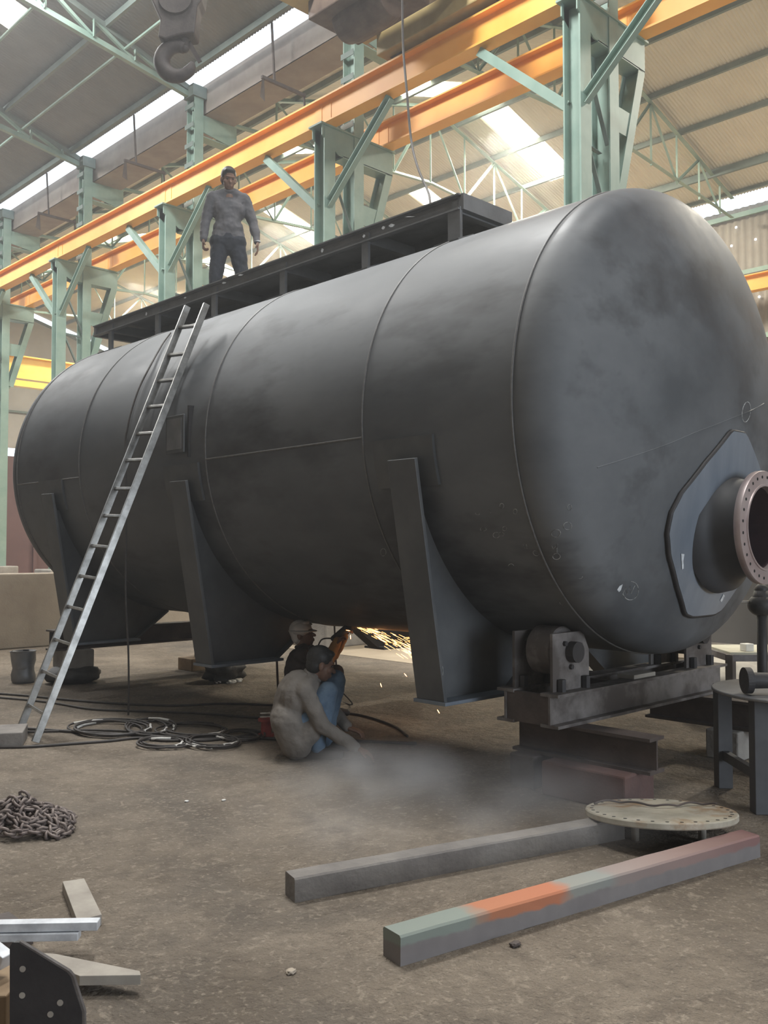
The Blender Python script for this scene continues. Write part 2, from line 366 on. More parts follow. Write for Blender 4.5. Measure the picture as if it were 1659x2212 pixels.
# purlins
def purlin(p0, p1, m, label):
    b = MB(); b.ch(p0, p1, 0.07, 0.13)
    return tag(b.build('roof_purlin', m), label, 'purlin', None)
near_names = ['dark steel purlin just above the daylight gap of the near roof', 'dark steel purlin second up from the daylight gap of the near roof',
              'dark steel purlin third up from the daylight gap of the near roof']
for k, u in enumerate((10.25, 8.6, 6.95)):
    purlin((u, 6, EAVE + 0.08 + (10.45 - u)*0.3 - 0.1), (u, 44, EAVE + 0.08 + (10.45 - u)*0.3 - 0.1), 'green_dark', near_names[k])
far_names = ['green-grey purlin nearest the gutter under the cream roof', 'green-grey purlin second from the gutter under the cream roof',
             'green-grey purlin third from the gutter under the cream roof', 'green-grey purlin just on the gutter side of the cream ridge',
             'green-grey purlin just beyond the cream ridge', 'purlin crossing behind the right column bracket', 'purlin crossing the right edge of the photo above the heavy one',
             'heavy lower purlin of the far slope', 'last purlin along the daylight strip of the far wall']
for k, u in enumerate((11.9, 13.4, 15.0, 16.6, 19.0, 20.6, 22.1, 23.95, 25.05)):
    z = 11.55 + (u - 11.2)*.316 if u < 18 else RZ - (u - 18)*.282
    b = MB(); hh = 0.2 if k == 7 else 0.08 if k == 8 else 0.13; b.ch((u, L0 + 8, z - 0.03 - hh/2), (u, 44.8, z - 0.03 - hh/2), 0.08, hh)
    tag(b.build('roof_purlin', 'green_dark'), far_names[k], 'purlin')

# rooflights
def rooflight(s, u0, u1, label, wid=0.85):
    def zz(u): return 11.55 + (u - 11.2)*.316 if u < 18 else RZ - (u - 18)*.282
    b = MB(); n = 20; vs = []; fs = []
    for i in range(n + 1):
        y = s - wid/2 + wid*i/n; a = 0.01*math.sin(i*PI/2)
        vs += [(u0, y, zz(u0) - 0.035 + a), (u1, y, zz(u1) - 0.035 + a)]
    for i in range(n): fs.append((2*i, 2*i+2, 2*i+3, 2*i+1))
    b.add(vs, fs); tag(b.build('rooflight', 'skylight', smooth=True), label, 'skylight', 'rooflights of the cream roof')
rooflight(15.5, 18.8, 22.3, 'largest bright rooflight, left of the tall right column')
rooflight(19.9, 20.7, 22.0, 'small bright rooflight just above the tank walkway end', .7)
rooflight(25.35, 18.9, 21.8, 'bright rooflight to the right of the standing man')
rooflight(30.9, 20.2, 21.9, 'glowing rooflight seen between the legs of the standing man', .8)
rooflight(15.9, 16.2, 17.8, 'bright rooflight between the two orange girders beside the hanging cable', 1.0)
rooflight(20.9, 16.2, 17.6, 'small rooflight left of the middle column bracket', .8)
rooflight(31.8, 16.2, 17.9, 'dim rooflight left of the standing man below the near orange girder', .9)
rooflight(37.3, 16.0, 17.6, 'faint rooflight at the left, behind the second bracket from the left', .9)
# near bay rooflight at the upper left corner of the photo
b = MB(); cu, cs = 7.05, 18.5
def zn(u): return EAVE + 0.08 + (10.45 - u)*0.3 - 0.03
b.add([(cu - .6, cs - .4, zn(cu - .6)), (cu + .5, cs - .4, zn(cu + .5)), (cu + .5, cs + .5, zn(cu + .5)), (cu - .6, cs + .5, zn(cu - .6))], [(0, 1, 2, 3)])
tag(b.build('rooflight', 'skylight'), 'bright rooflight in the dark roof at the upper left corner', 'skylight')

# gutter between the bays
b = MB(); b.bar((10.84, L0 + .1, 11.22), (10.84, L1 - .1, 11.22), 0.02, 0.66); b.bar((11.21, L0 + .1, 10.9), (11.21, L1 - .1, 10.9), 0.76, 0.02)
b.bar((11.6, L0 + .1, 11.15), (11.6, L1 - .1, 11.15), 0.02, 0.5)
tag(b.build('valley_gutter', 'gutter'), 'long brown sheet gutter under the strip of daylight between the roofs', 'gutter')
for k, (s, lab) in enumerate([(13.8, 'brown angle hanger under the gutter near the middle column top'), (19.0, 'brown angle hanger under the gutter left of the crane hook'),
                              (23.6, 'brown angle hanger under the gutter at the left of the photo')]):
    r = root('gutter_hanger', (10.6, s, 10.4), lab, 'hanger')
    MB().bar((10.43, s, EAVE + .06), (10.5, s, 10.45), 0.035, 0.035).build('rod', 'rust', r)
    MB().bar((10.2, s, 10.43), (11.25, s, 10.43), 0.05, 0.06).build('cross_bar', 'rust', r)
    MB().bar((11.22, s, 10.43), (11.24, s, 10.16), 0.03, 0.03).build('end_drop', 'rust', r)
    MB().add([(10.2, s - .02, 10.43), (10.26, s, 10.43), (10.3, s + .03, 10.0), (10.14, s - .03, 10.03)], [(0, 1, 2, 3)]).build('flap', 'rust', r)

# columns
CS = [6.71, 11.74, 16.77, 21.8, 26.83]
def make_column(s):
    r = root('crane_column', (VU, s, 0), 'x', 'column')
    W = 0.27
    b = MB(); b.ib((10.0, s, 0), (10.0, s, 8.64), 0.24, W, .025, .02, up=(0, 1, 0)); b.build('front_leg', 'green', r)
    b = MB(); b.ib((VU, s, 0), (VU, s, 11.35), 0.22, 0.30, .022, .02, up=(0, 1, 0)); b.build('main_leg', 'green', r)
    # upper part is a twin section laced with batten plates
    b = MB()
    for z in [8.9 + 0.42*i for i in range(6)]: b.bar((10.50, s - .16, z), (10.50, s + .16, z), 0.012, 0.10)
    b.build('batten_plates', 'green_dark', r)
    for z0, z1 in ((7.95, 6.95), (6.85, 5.85), (5.75, 4.75), (4.65, 3.65), (3.55, 2.55), (2.45, 1.45)):
        MB().ang((10.08, s - .06, z0), (10.56, s - .06, z1), 0.06).build('lacing_bar', 'green_dark', r)
    for z in (6.9, 5.8, 4.7, 3.6, 2.5):
        MB().ang((10.08, s + .05, z), (10.56, s + .05, z - .03), 0.06).build('tie_bar', 'green_dark', r)
    # bracket carrying the girders
    b = MB(); zt = 8.68
    poly = [(9.83, zt), (11.48, zt), (11.48, zt - .42), (10.2, zt - .42), (9.83, zt - .18)]
    b.prism([(x, s - .13, z) for x, z in poly], (0, .02, 0)); b.prism([(x, s + .11, z) for x, z in poly], (0, .02, 0))
    b.bar((9.78, s, zt + .01), (11.52, s, zt + .01), 0.34, 0.03); b.bar((10.3, s, zt - .42), (11.48, s, zt - .42), 0.26, 0.03)
    k = b.build('girder_bracket', 'green', r)
    b = MB(); b.ib((11.40, s, zt - .42), (10.82, s, 6.3), 0.16, 0.26, .015, .012, up=(0, 1, 0)); b.build('bracket_strut', 'green', r)
    b = MB(); b.prism([(10.76, s - .12, 7.55), (11.17, s - .12, 7.55), (11.08, s - .12, 7.2), (10.76, s - .12, 7.2)], (0, .02, 0)); b.build('gusset_plate', 'green', r)
    b = MB(); b.prism([(10.5, s - .14, 10.85), (11.62, s - .14, 10.85), (11.62, s - .14, 10.38), (11.45, s - .14, 10.38), (10.5, s - .14, 10.52)], (0, .02, 0))
    b.bar((10.7, s, 10.40), (11.5, s, 10.38), .26, .02); b.build('gutter_bracket', 'green', r)
    b = MB(); b.box((VU, s, 11.32), (.34, .36, .25)); b.build('column_cap', 'green_dark', r)
    for sg in (-1, 1):
        MB().ch((9.98, s + sg*.12, 7.35), (9.98, s + sg*1.6, 8.66), .10, .13).build('knee_brace', 'green', r)
    b = MB(); b.box((10.33, s, .55), (1.35, .9, 1.1)); b.build('concrete_base', 'concrete', r, bevel=.03)
    return r
c0 = make_column(CS[0])
col_labels = ['green laced steel column at the right, close behind the tank top', 'green laced steel column in the middle, behind the tank walkway',
              'green laced steel column just left of the standing man', 'green laced steel column standing second from the left edge', 'green laced steel column at the left edge of the photo']
cols = [c0]
for s in CS[1:]:
    c = copy_tree(c0); c.location = (VU, s, 0); cols.append(c)
for c, l in zip(cols, col_labels): c['label'] = l

# crane girders
def girder(u, s0, s1, m, label, name='crane_girder'):
    r = root(name, (u, s0, 8.70), label, 'girder')
    b = MB(); b.ib((u, s0, 8.93), (u, s1, 8.93), .26, .46, .03, .02); b.build('girder_beam', m, r)
    b = MB(); b.bar((u, s0, 9.19), (u, s1, 9.19), .06, .06); b.build('crane_rail', 'rust', r)
    for s in CS:
        b = MB()
        for dy in (-.12, .12): b.box((u - .014, s + dy, 8.93), (.008, .16, .30))
        b.build('splice_plate', m, r)
    return r
girder(9.98, -6, 44, 'orange', 'orange crane girder nearer the camera, running over the column brackets')
girder(11.32, -6, 44, 'orange', 'orange crane girder just behind the nearer one, on the far ends of the brackets')
girder(24.95, -6, 44, 'orange', 'short piece of orange crane girder along the far wall at the right edge')

# bridge crane far away in the far bay
r = root('overhead_crane', (18.3, 38.2, 9.2), 'yellow overhead crane bridge far off at the left, above the tank end', 'crane')
for s in (37.4, 39.2): MB().ib((11.3, s, 9.0), (24.9, s, 9.0), .40, .95, .05, .03).build('bridge_girder', 'yellow', r)
for u in (11.3, 24.9): MB().box((u, 38.3, 9.3), (.35, 3.0, .35)).build('end_carriage', 'yellow', r)
# the crane above the tank: its end carriage on the near girder, hoist and hook
r = root('overhead_crane', (4.0, 9.4, 9.5), 'overhead crane end with brown hoist housing at the top edge of the photo', 'crane')
b = MB(); b.box((9.90, 8.9, 9.42), (.34, 2.6, .34)); b.build('end_carriage', 'olive', r, bevel=.02)
for y in (7.85, 9.95):
    MB().lathe([(.0, -.07), (.17, -.07), (.17, .07), (.0, .07)], (9.98, y, 9.36), (1, 0, 0), 20).build('wheel', 'brown_machine', r)
for y in (8.5, 10.3): MB().bar((9.8, y, 9.95), (-8, y, 9.95), .42, .75).build('bridge_girder', 'olive', r)
b = MB(); b.box((8.9, 9.5, 9.55), (1.0, 1.5, .5)); b.lathe([(0, -.5), (.26, -.5), (.30, -.3), (.30, .3), (.26, .5), (0, .5)], (8.9, 9.5, 9.3), (0, 1, 0), 24)
b.build('drive_housing', 'brown_machine', r, bevel=.02)
MB().box((5.95, 9.5, 10.35), (1.2, 1.4, .5)).build('trolley', 'brown_machine', r)

# crane hook
hd = at(385, 120, d=10.9); hx, hy = hd.x, hd.y
r = root('crane_hook', (hx, hy, 7.0), 'large dark crane hook hanging at the upper left', 'crane hook')
RT = Vector((cA, -sA, 0)); FW = Vector((sA, cA, 0))
def hp(px, py): return at(px, py, d=10.9)
b = MB()
c = hp(383, 132); pts = []
for i in range(25):                     # thick C of the hook
    a = math.radians(62 + 292*i/24); rr = 0.185
    pts.append(c + RT*math.cos(a)*rr + Vector((0, 0, math.sin(a)*rr)))
rad = [.07 + .028*math.sin(PI*min(1, i/20)) for i in range(22)] + [.062, .05, .03]
b.tube(pts, rad, 14)
b.cone(hp(395, 60), .075, pts[0], .06)
b.build('hook', 'hook', r, smooth=True)
b = MB(); q0, q1 = hp(408, 92), hp(432, 134); b.bar(q0, q1, .05, .03, up=tuple(FW)); b.build('safety_latch', 'hook', r)
b = MB()
poly = [(318, -20), (352, 56), (347, 92), (362, 98), (395, 88), (425, 84), (431, 26), (440, 14), (445, -20)]
b.prism([hp(*p) - FW*.14 for p in poly], FW*.28); b.build('hook_block', 'hook', r, bevel=.02)
b = MB(); b.lathe([(0, -.17), (.20, -.17), (.22, -.1), (.22, .1), (.20, .17), (0, .17)], hp(385, 10), FW, 28); b.build('sheave', 'hook', r)
for dx in (-30, 30):
    p = hp(385 + dx, 0); MB().tube([p, Vector((p.x, p.y, 10.2))], .012, 8).build('wire_rope', 'cable', r)

# trusses of the far bay
def make_far_truss(s):
    r = root('roof_truss', (11.6, s, 10.9), 'x', 'truss')
    def top(u): return (11.55 + (u - 11.2)*.316 if u < 18 else RZ - (u - 18)*.282) - .2
    MB().ang((11.55, s, top(11.55)), (18, s, top(18)), .11, .012).build('top_chord', 'green', r)
    MB().ang((18, s, top(18)), (25.1, s, top(25.1)), .11, .012).build('top_chord', 'green', r)
    bot = lambda u: 10.85 + .55*(1 - abs(u - 18)/7)
    MB().ang((11.6, s, 10.9), (18, s, bot(18)), .10, .012).build('bottom_chord', 'green', r)
    MB().ang((18, s, bot(18)), (25.1, s, 10.95), .10, .012).build('bottom_chord', 'green', r)
    us = [11.6, 12.8, 14.0, 15.3, 16.6, 18, 19.4, 20.7, 22, 23.2, 24.4]
    for i, u in enumerate(us[1:]):
        MB().ang((u, s + .01, top(u)), (u, s + .01, bot(u)), .055).build('web_post', 'green', r)
    for i in range(len(us) - 1):
        a, c = us[i], us[i+1]
        if i % 2 == 0: MB().ang((a, s, bot(a) + .02), (c, s, top(c)), .06).build('web_diagonal', 'green', r)
        else: MB().ang((a, s, top(a)), (c, s, bot(c)), .06).build('web_diagonal', 'green', r)
    return r
t0 = make_far_truss(CS[0]); ts = [t0]
for s in CS[1:] + [31.86, 36.9]:
    c = copy_tree(t0); c.location = (11.6, s, 10.9); ts.append(c)
for t, l in zip(ts, ['green roof truss reaching the far wall right of the tank head', 'green roof truss springing from the middle column under the cream roof',
                     'green roof truss springing from the column left of the man', 'green roof truss springing from the second column from the left',
                     'green roof truss springing from the column at the left edge', 'green roof truss seen low behind the second column', 'farthest green roof truss near the end wall']): t['label'] = l
def make_near_truss(s):
    r = root('roof_truss', (10.5, s, 11.3), 'x', 'truss')
    top = lambda u: EAVE + .08 + (10.45 - u)*.3 - .22
    bot = lambda u: 11.30 + (10.5 - u)*.16
    MB().ang((10.5, s, top(10.5)), (1, s, top(1)), .12, .012).build('top_chord', 'green_dark', r)
    MB().ang((10.5, s, 11.22), (1, s, bot(1)), .11, .012).build('bottom_chord', 'green', r)
    us = [10.0, 9.2, 8.3, 7.3, 6.2, 5.0, 3.8, 2.5, 1.0]
    for i in range(len(us) - 1):
        a, c = us[i], us[i+1]
        MB().ang((a, s + .01, top(a)), (a, s + .01, bot(a)), .06).build('web_post', 'green', r)
        MB().ang((a, s, bot(a)), (c, s, top(c)), .065).build('web_diagonal', 'green', r)
    return r
t0 = make_near_truss(16.77); ts = [t0]
for s in (21.8, 26.83):
    c = copy_tree(t0); c.location = (10.5, s, 11.3); ts.append(c)
for t, l in zip(ts, ['grey roof truss under the dark roof, behind the crane hook', 'grey roof truss under the dark roof meeting the second column from the left',
                     'grey roof truss under the dark roof at the left edge']): t['label'] = l
for u, lab in ((9.0, 'thin tie tube crossing the dark roof below the trusses, nearer the gap'), (7.25, 'thin tie tube crossing the dark roof at the upper left corner')):
    b = MB(); b.tube([(u, 8, 11.5 + (10.5-u)*.16 - .06), (u, 44, 11.5 + (10.5-u)*.16 - .06)], .03, 8); tag(b.build('roof_tie', 'green'), lab, 'tie rod')
for u, z, lab in ((12.1, 10.75, 'thin tie tube along the gutter side of the cream roof'), (14.5, 11.15, 'tie tube under the cream roof, between gutter and ridge')):
    b = MB(); b.tube([(u, 0, z), (u, 44, z)], .03, 8); tag(b.build('roof_tie', 'green_dark'), lab, 'tie rod')

# enclosing pieces low in the background
b = MB(); b.box((8.6, 14.9, .6), (11.0, .22, 1.2)); tag(b.build('partition_wall', 'plaster', bevel=.02), 'low tan plastered partition wall behind the left end of the tank', 'low wall')
b = MB(); b.box((15.5, 30.0, 2.3), (9.5, .12, 4.6))
for x in (11.2, 13.0, 14.8, 16.6, 18.4, 20.0): b.box((x, 29.92, 2.3), (.12, .1, 4.6))
tag(b.build('sheet_screen', 'maroon'), 'tall maroon sheet screen far behind the left end of the tank', 'screen')
b = MB(); b.box((13.5, 3.0, 1.35), (.12, 13.0, 2.7)); tag(b.build('sheet_screen', 'grey_part'), 'dark grey sheet screen behind the tank head at the right', 'screen')
b = MB(); b.bar((12.4, 1.0, .22), (12.4, 8.6, .22), .12, .12); tag(b.build('pale_bar', 'steel_tan'), 'pale bar lying on the floor along the dark grey screen', 'bar')

# ------------------------------------------------------------------ the tank
TU, TZ, TR = 6.13, 2.515, 1.67
S0, S1 = 3.48, 10.80
HS, RC, RK = 0.05, 3.6, 0.27           # straight flange, crown and knuckle radius of the dished heads
HDEP = RC - math.sqrt((RC - RK)**2 - (TR - RK)**2)
PHI = math.acos((TR - RK)/(RC - RK))
RJ = TR - RK + RK*math.cos(PHI)
def head_depth(r):
    r = min(max(r, 0), TR)
    if r > RJ: return math.sqrt(max(0, RK*RK - (r - TR + RK)**2))
    return HDEP - RC + math.sqrt(RC*RC - r*r)
def surf_s(r): return S0 - HS - head_depth(r)      # y of the near head at radius r
HPROF = [(TR - RK + RK*math.cos(PHI*i/24), RK*math.sin(PHI*i/24)) for i in range(25)]
HPROF += [(max(.001, RJ*(1 - i/30)), head_depth(RJ*(1 - i/30))) for i in range(1, 31)]
def inside(p):
    r = math.hypot(p.x - TU, p.z - TZ)
    if r >= TR: return False
    return p.y > surf_s(r)
def tank_hit(px, py):
    r = ray(px, py); o = Vector((0, 0, CZ)); t = 2.0
    while t < 25:
        if inside(o + r*t):
            a, c = t - .02, t
            for _ in range(18):
                m = (a + c)/2
                if inside(o + r*m): c = m
                else: a = m
            return o + r*a
        t += .02
    return None
tank = root('storage_tank', (TU, 7.4, 0.55), 'huge dark grey cylindrical steel tank with dished ends filling the middle of the hall', 'tank')
b = MB(); b.lathe([(TR, S0), (TR, 5.5), (TR, 7.5), (TR, 9.5), (TR, S1)], (TU, 0, TZ), (0, 1, 0), 160)
b.f = b.f[:-2]; o = b.build('shell', 'tank', tank, smooth=True)
for near in (1, 0):
    pr = []
    for rr, hh in HPROF: pr.append((rr, (S0 - HS - hh) if near else (S1 + HS + hh)))
    pr = [(TR, S0 if near else S1)] + pr
    if near: pr = pr[::-1]
    b = MB(); b.lathe(pr, (TU, 0, TZ), (0, 1, 0), 160); b.build('dished_head', 'tank', tank, smooth=True)
def th_pt(th, s, off=0.0):
    return Vector((TU - (TR + off)*math.cos(th), s, TZ + (TR + off)*math.sin(th)))
for s in (3.48, 4.82, 6.82, 9.2, 10.78):
    b = MB(); b.tube([th_pt(2*PI*i/160, s, .001) for i in range(160)], .008, 6, closed=True); b.build('weld_seam', 'weld', tank, smooth=True)
b = MB(); b.tube([th_pt(-.075, 4.82, .001), th_pt(-.085, 6.82, .001)], .008, 6); b.build('weld_seam', 'weld', tank)
b = MB(); b.tube([th_pt(-.1, 9.2, .001), th_pt(-.1, 10.78, .001)], .008, 6); b.build('weld_seam', 'weld', tank)
pts = [tank_hit(*p) for p in ((1290, 1010), (1340, 995), (1400, 975), (1450, 957), (1500, 935), (1545, 918), (1585, 902), (1620, 888), (1650, 872))]
b = MB(); b.tube([p for p in pts if p], .005, 6); b.build('weld_seam', 'tank', tank)

# saddles: two legs each
def saddle_leg(s, side):
    g = lambda u: TU + side*(u - TU)
    sw = .13
    bt = [(4.42, 2.20), (4.70, .56)]
    # outer flange plate
    b = MB(); a0 = Vector((g(4.40), s, 2.20)); a1 = Vector((g(4.69), s, .56)); b.bar(a0, a1, .03, .26, up=(0, 1, 0))
    op = b.build('saddle_leg', 'tank_dark', tank, bevel=.004)
    # web plate cut to the shell
    poly = [(4.44, 2.18), (4.71, .56), (5.46, .56), (5.86, .86)]
    arc = []
    for i in range(13):
        th = math.radians(-80 + 70*i/12)   # from bottom up to the side
        arc.append((TU - (TR - .01)*math.cos(th), TZ + (TR - .01)*math.sin(th)))
    poly = poly + arc
    b = MB(); b.prism([(g(x), s - .01, z) for x, z in poly], (0, .02, 0)); b.build('web_plate', 'tank_dark', op)
    b = MB(); b.bar((g(4.66), s, .55), (g(5.47), s, .55), .30, .025); b.build('base_plate', 'pad', op, bevel=.004)
    b = MB(); b.bar((g(5.46), s, .555), (g(5.88), s, .86), .14, .02); b.build('edge_flange', 'tank_dark', op)
    # curved pad on the shell behind the leg
    b = MB(); n = 12; vs = []; fs = []
    for i in range(n + 1):
        th = math.radians(-17 + 11.5*i/n)
        for off in (.0, .024):
            for yy in (s - .23, s + .34):
                p = th_pt(th, yy, off); vs.append((g(p.x), p.y, p.z))
    for i in range(n):
        k = 4*i
        fs += [(k+2, k+3, k+7, k+6), (k, k+2, k+6, k+4), (k+1, k+5, k+7, k+3)]
    fs += [(0, 1, 3, 2), (4*n, 4*n+2, 4*n+3, 4*n+1)]
    b.add(vs, fs); b.build('wear_pad', 'tank_dark', op, smooth=False)
for s in (4.36, 7.15, 9.82):
    for side in (1, -1): saddle_leg(s, side)
# chalk circle on the right leg
def leg_pt(px, py, u): return at(px, py, u=u)
pts = [at(940 + 17*math.cos(a), 1449 + 25*math.sin(a), u=4.655) for a in [2*PI*i/28 for i in range(28)]]
MB().tube(pts, .0022, 5, closed=True).build('chalk_mark', 'chalk', tank)

# name plate bracket
b = MB(); p = tank_hit(388, 940); th = math.atan2(p.z - TZ, TU - p.x)
nu = Vector((-math.cos(th), 0, math.sin(th)))
b.box(Vector((p.x, p.y, p.z)) + nu*.045, (.02, .30, .34)); npo = b.build('name_plate', 'tank_dark', tank, bevel=.005)
b = MB(); b.box(Vector((p.x, p.y, p.z)) + nu*.057, (.006, .24, .28)); b.build('plate_face', 'table_top', npo)
b = MB(); b.box(Vector((p.x + .03, p.y - .17, p.z + .02)), (.10, .02, .46)); b.build('plate_bracket', 'black', npo)

# nozzle on the near head
NU, NZ = 6.13, 1.74
sb = surf_s(.77)
def head_p(u, z, off=0.0): return Vector((u, surf_s(math.hypot(u - TU, z - TZ)) - off, z))
SF = 2.66
b = MB(); prof = [(.45, sb + .06), (.43, sb - .02), (.385, sb - .045), (.35, sb - .08), (.328, sb - .13), (.316, sb - .18), (.312, SF + .02)]
b.lathe(prof, (NU, 0, NZ), (0, 1, 0), 56); b.f = b.f[:-2]; nz = b.build('nozzle', 'nozzle', tank, smooth=True)
b = MB(); b.lathe([(.276, SF + .045), (.378, SF + .045), (.38, SF + .04), (.38, SF + .004), (.378, SF), (.290, SF), (.288, SF - .008), (.276, SF - .008)], (NU, 0, NZ), (0, 1, 0), 72, closed=True)
fl = b.build('flange', 'flange', nz)
auto_smooth(fl, 30)
for k in range(28):
    a = 2*PI*(k + .5)/28; b = MB(); b.lathe([(.0105, SF - .0015), (.0105, SF + .001)], (NU + .338*math.cos(a), 0, NZ + .338*math.sin(a)), (0, 1, 0), 10); b.build('bolt_hole', 'hole', fl)
b = MB(); b.lathe([(.2765, SF - .006), (.2765, sb + .1)], (NU, 0, NZ), (0, 1, 0), 56); b.f = b.f[:-2] + [b.f[-1]]; b.build('bore', 'bore', nz, smooth=False)
# reinforcing pad
left = []
for p in ((1575, 932), (1520, 1000), (1468, 1066), (1446, 1108), (1437, 1150), (1441, 1200), (1458, 1265), (1475, 1325), (1490, 1331), (1545, 1332)):
    h = tank_hit(*p)
    if h is not None: left.append((h.x, h.z))
left = [q for q in left if q[0] < NU + .1]
polyL = left
polyR = [(2*NU - x, z) for x, z in reversed(left)]
poly = polyL + polyR
def bdist(a):
    d = Vector((math.cos(a), math.sin(a))); best = 1.0
    for i in range(len(poly)):
        p = Vector(poly[i]) - Vector((NU, NZ)); q = Vector(poly[(i+1) % len(poly)]) - Vector((NU, NZ)); e = q - p
        den = d.x*e.y - d.y*e.x
        if abs(den) < 1e-9: continue
        t = (p.x*e.y - p.y*e.x)/den; k = (p.x*d.y - p.y*d.x)/den
        if t > 0 and -1e-6 <= k <= 1 + 1e-6: best = t
    return best
n = 96; rings = 8; vs = []; fs = []; edge = []
for i in range(n):
    a = 2*PI*i/n; dm = bdist(a)
    for j in range(rings + 1):
        t = .25 + (dm - .25)*j/rings
        vs.append(head_p(NU + t*math.cos(a), NZ + t*math.sin(a), .03))
    vs.append(head_p(NU + dm*math.cos(a), NZ + dm*math.sin(a), 0)); edge.append(head_p(NU + dm*math.cos(a), NZ + dm*math.sin(a), .012))
m_ = rings + 2
for i in range(n):
    k = (i + 1) % n
    for j in range(rings + 1): fs.append((i*m_ + j, i*m_ + j + 1, k*m_ + j + 1, k*m_ + j))
b = MB(); b.add(vs, fs); pad = b.build('reinforcing_pad', 'pad', tank); auto_smooth(pad, 40)
b = MB(); b.tube(edge, .016, 8, closed=True); b.build('weld_bead', 'black', pad, smooth=True)

# chalk and scrape marks on the tank
def ring_mark(px, py, rx, ry, rot=0, r=.0022, a0=0, a1=360, par=None, m='chalk', off=0.001):
    pts = []
    for i in range(17):
        a = math.radians(a0 + (a1 - a0)*i/16); x = rx*math.cos(a); y = ry*math.sin(a)
        c, s_ = math.cos(math.radians(rot)), math.sin(math.radians(rot))
        h = tank_hit(px + x*c - y*s_, py + x*s_ + y*c)
        if h: pts.append(h)
    if len(pts) > 2: MB().tube(pts, r, 5).build('chalk_mark', m, tank)
for a in [(1084, 1093, 4.5, 5.5), (1113, 1105, 4, 5.5), (1230, 1096, 4.5, 6.5), (1044, 1143, 6.5, 4), (1090, 1142, 4.5, 4.5), (1055, 1107, 5, 6, 0, .002, 250, 430),
          (1032, 1108, 5, 4, 0, .002, 30, 180), (1072, 1156, 7, 6), (1226, 1136, 9, 8), (1201, 1152, 10, 8, -20), (1202, 1202, 8, 6.5), (1083, 1154, 6, 4),
          (828, 1193, 6, 8), (1104, 1226, 7, 8, 0, .002, 200, 330), (1215, 1300, 6, 7, 0, .002, 90, 200), (1253, 1245, 5, 5, 0, .002, 0, 120), (1158, 1195, 7, 5, 30)]:
    ring_mark(*a)
def stroke(pts, r=.0025, m='chalk'):
    q = [tank_hit(*p) for p in pts]; q = [p for p in q if p]
    if len(q) > 1: MB().tube(q, r, 5).build('chalk_mark', m, tank)
stroke([(1192, 1179), (1195, 1186), (1200, 1180), (1203, 1187), (1205, 1175)]); stroke([(1130, 1176), (1134, 1184), (1139, 1185), (1137, 1176)])
stroke([(1203, 1188), (1203, 1194)])
ring_mark(1362, 1276, 17, 20, 10, .003, -100, 150)
stroke([(1345, 1284), (1352, 1268), (1354, 1284), (1361, 1266), (1363, 1282), (1371, 1265)], .003)
def scrape(pts):
    q = [tank_hit(*p) for p in pts]
    if all(q): MB().add([p + Vector((-.002, -.002, 0)) for p in q], [tuple(range(len(q)))]).build('scrape_mark', 'scrape', tank)
scrape([(1333, 1274), (1338, 1266), (1345, 1262), (1341, 1275), (1337, 1279)])
for poly_ in ([(1461, 1196), (1468, 1197), (1466, 1212), (1467, 1228), (1463, 1230), (1462, 1212)], [(1546, 1297), (1553, 1283), (1556, 1287), (1549, 1300)]):
    q = [tank_hit(*p) for p in poly_]
    if all(q): MB().add([p + Vector((0, -.034, 0)) for p in q], [tuple(range(len(q)))]).build('scrape_mark', 'scrape', pad)
ring_mark(1612, 890, 9, 22, 8, .003)

# walkway welded on top of the tank
WU0, WU1, WZ = 5.50, 6.12, 4.36
WS0, WS1 = 4.79, 10.95
ww = MB(); ww.ch((WU0, WS0, WZ), (WU0, WS1, WZ), .06, .13, flip=-1); wk = ww.build('walkway_frame', 'walk', tank)
MB().ch((WU1, WS0, WZ), (WU1, WS1, WZ), .06, .13).build('side_rail', 'walk', wk)
for s in (WS0, WS1): MB().bar((WU0, s, WZ), (WU1, s, WZ), .06, .13).build('end_rail', 'walk', wk)
MB().bar(((WU0+WU1)/2, WS0, WZ + .05), ((WU0+WU1)/2, WS1, WZ + .05), WU1 - WU0, .012).build('deck_plate', 'walk', wk)
ps = [WS0 + .06]
for px in (790, 610, 460, 337, 235):
    X = (px - 829.5)/F; ps.append(WU0*(cA - X*sA)/(sA + X*cA))
for i, s in enumerate(ps):
    wd = .13 if i == 0 else .08
    zt = TZ + math.sqrt(TR**2 - (TU - WU0)**2)
    MB().bar((WU0, s, zt - .03), (WU0, s, WZ - .04), wd, .03, up=(1, 0, 0)).build('post', 'walk', wk)
    MB().bar((WU1 - .03, s, 4.15), (WU1 - .03, s, WZ - .04), wd, .03, up=(1, 0, 0)).build('post', 'walk', wk)
    MB().bar((WU0, s, WZ - .03), (WU1, s, WZ - .03), .07, .10).build('cross_member', 'walk', wk)
    b = MB(); th = math.acos((TU - WU0)/TR)
    vs = [th_pt(th + dt, s + dy, .012) for dt in (-.07, .05) for dy in (-.13, .13)]; vs += [th_pt(th + dt, s + dy, -.01) for dt in (-.07, .05) for dy in (-.13, .13)]
    b.add(vs, [(0, 1, 3, 2), (0, 4, 5, 1), (2, 3, 7, 6), (0, 2, 6, 4), (1, 5, 7, 3)]); b.build('foot_pad', 'walk', wk)
def wmark(px, py, w_, h_):
    p = [at(px + a*w_, py + c*h_, u=WU0 - .036) for a, c in ((-1, .3), (-.2, -1), (1, -.5), (.5, .6), (-.3, 1))]
    MB().add(p, [(0, 1, 2, 3, 4)]).build('paint_scrape', 'scrape', wk)
for a in ((696, 541, 3, 5), (786, 510, 3, 4), (828, 492, 4, 4), (846, 487, 7, 4), (316, 678, 2, 4), (484, 611, 5, 2), (520, 594, 6, 2), (885, 468, 12, 1), (400, 643, 3, 2)): wmark(*a)

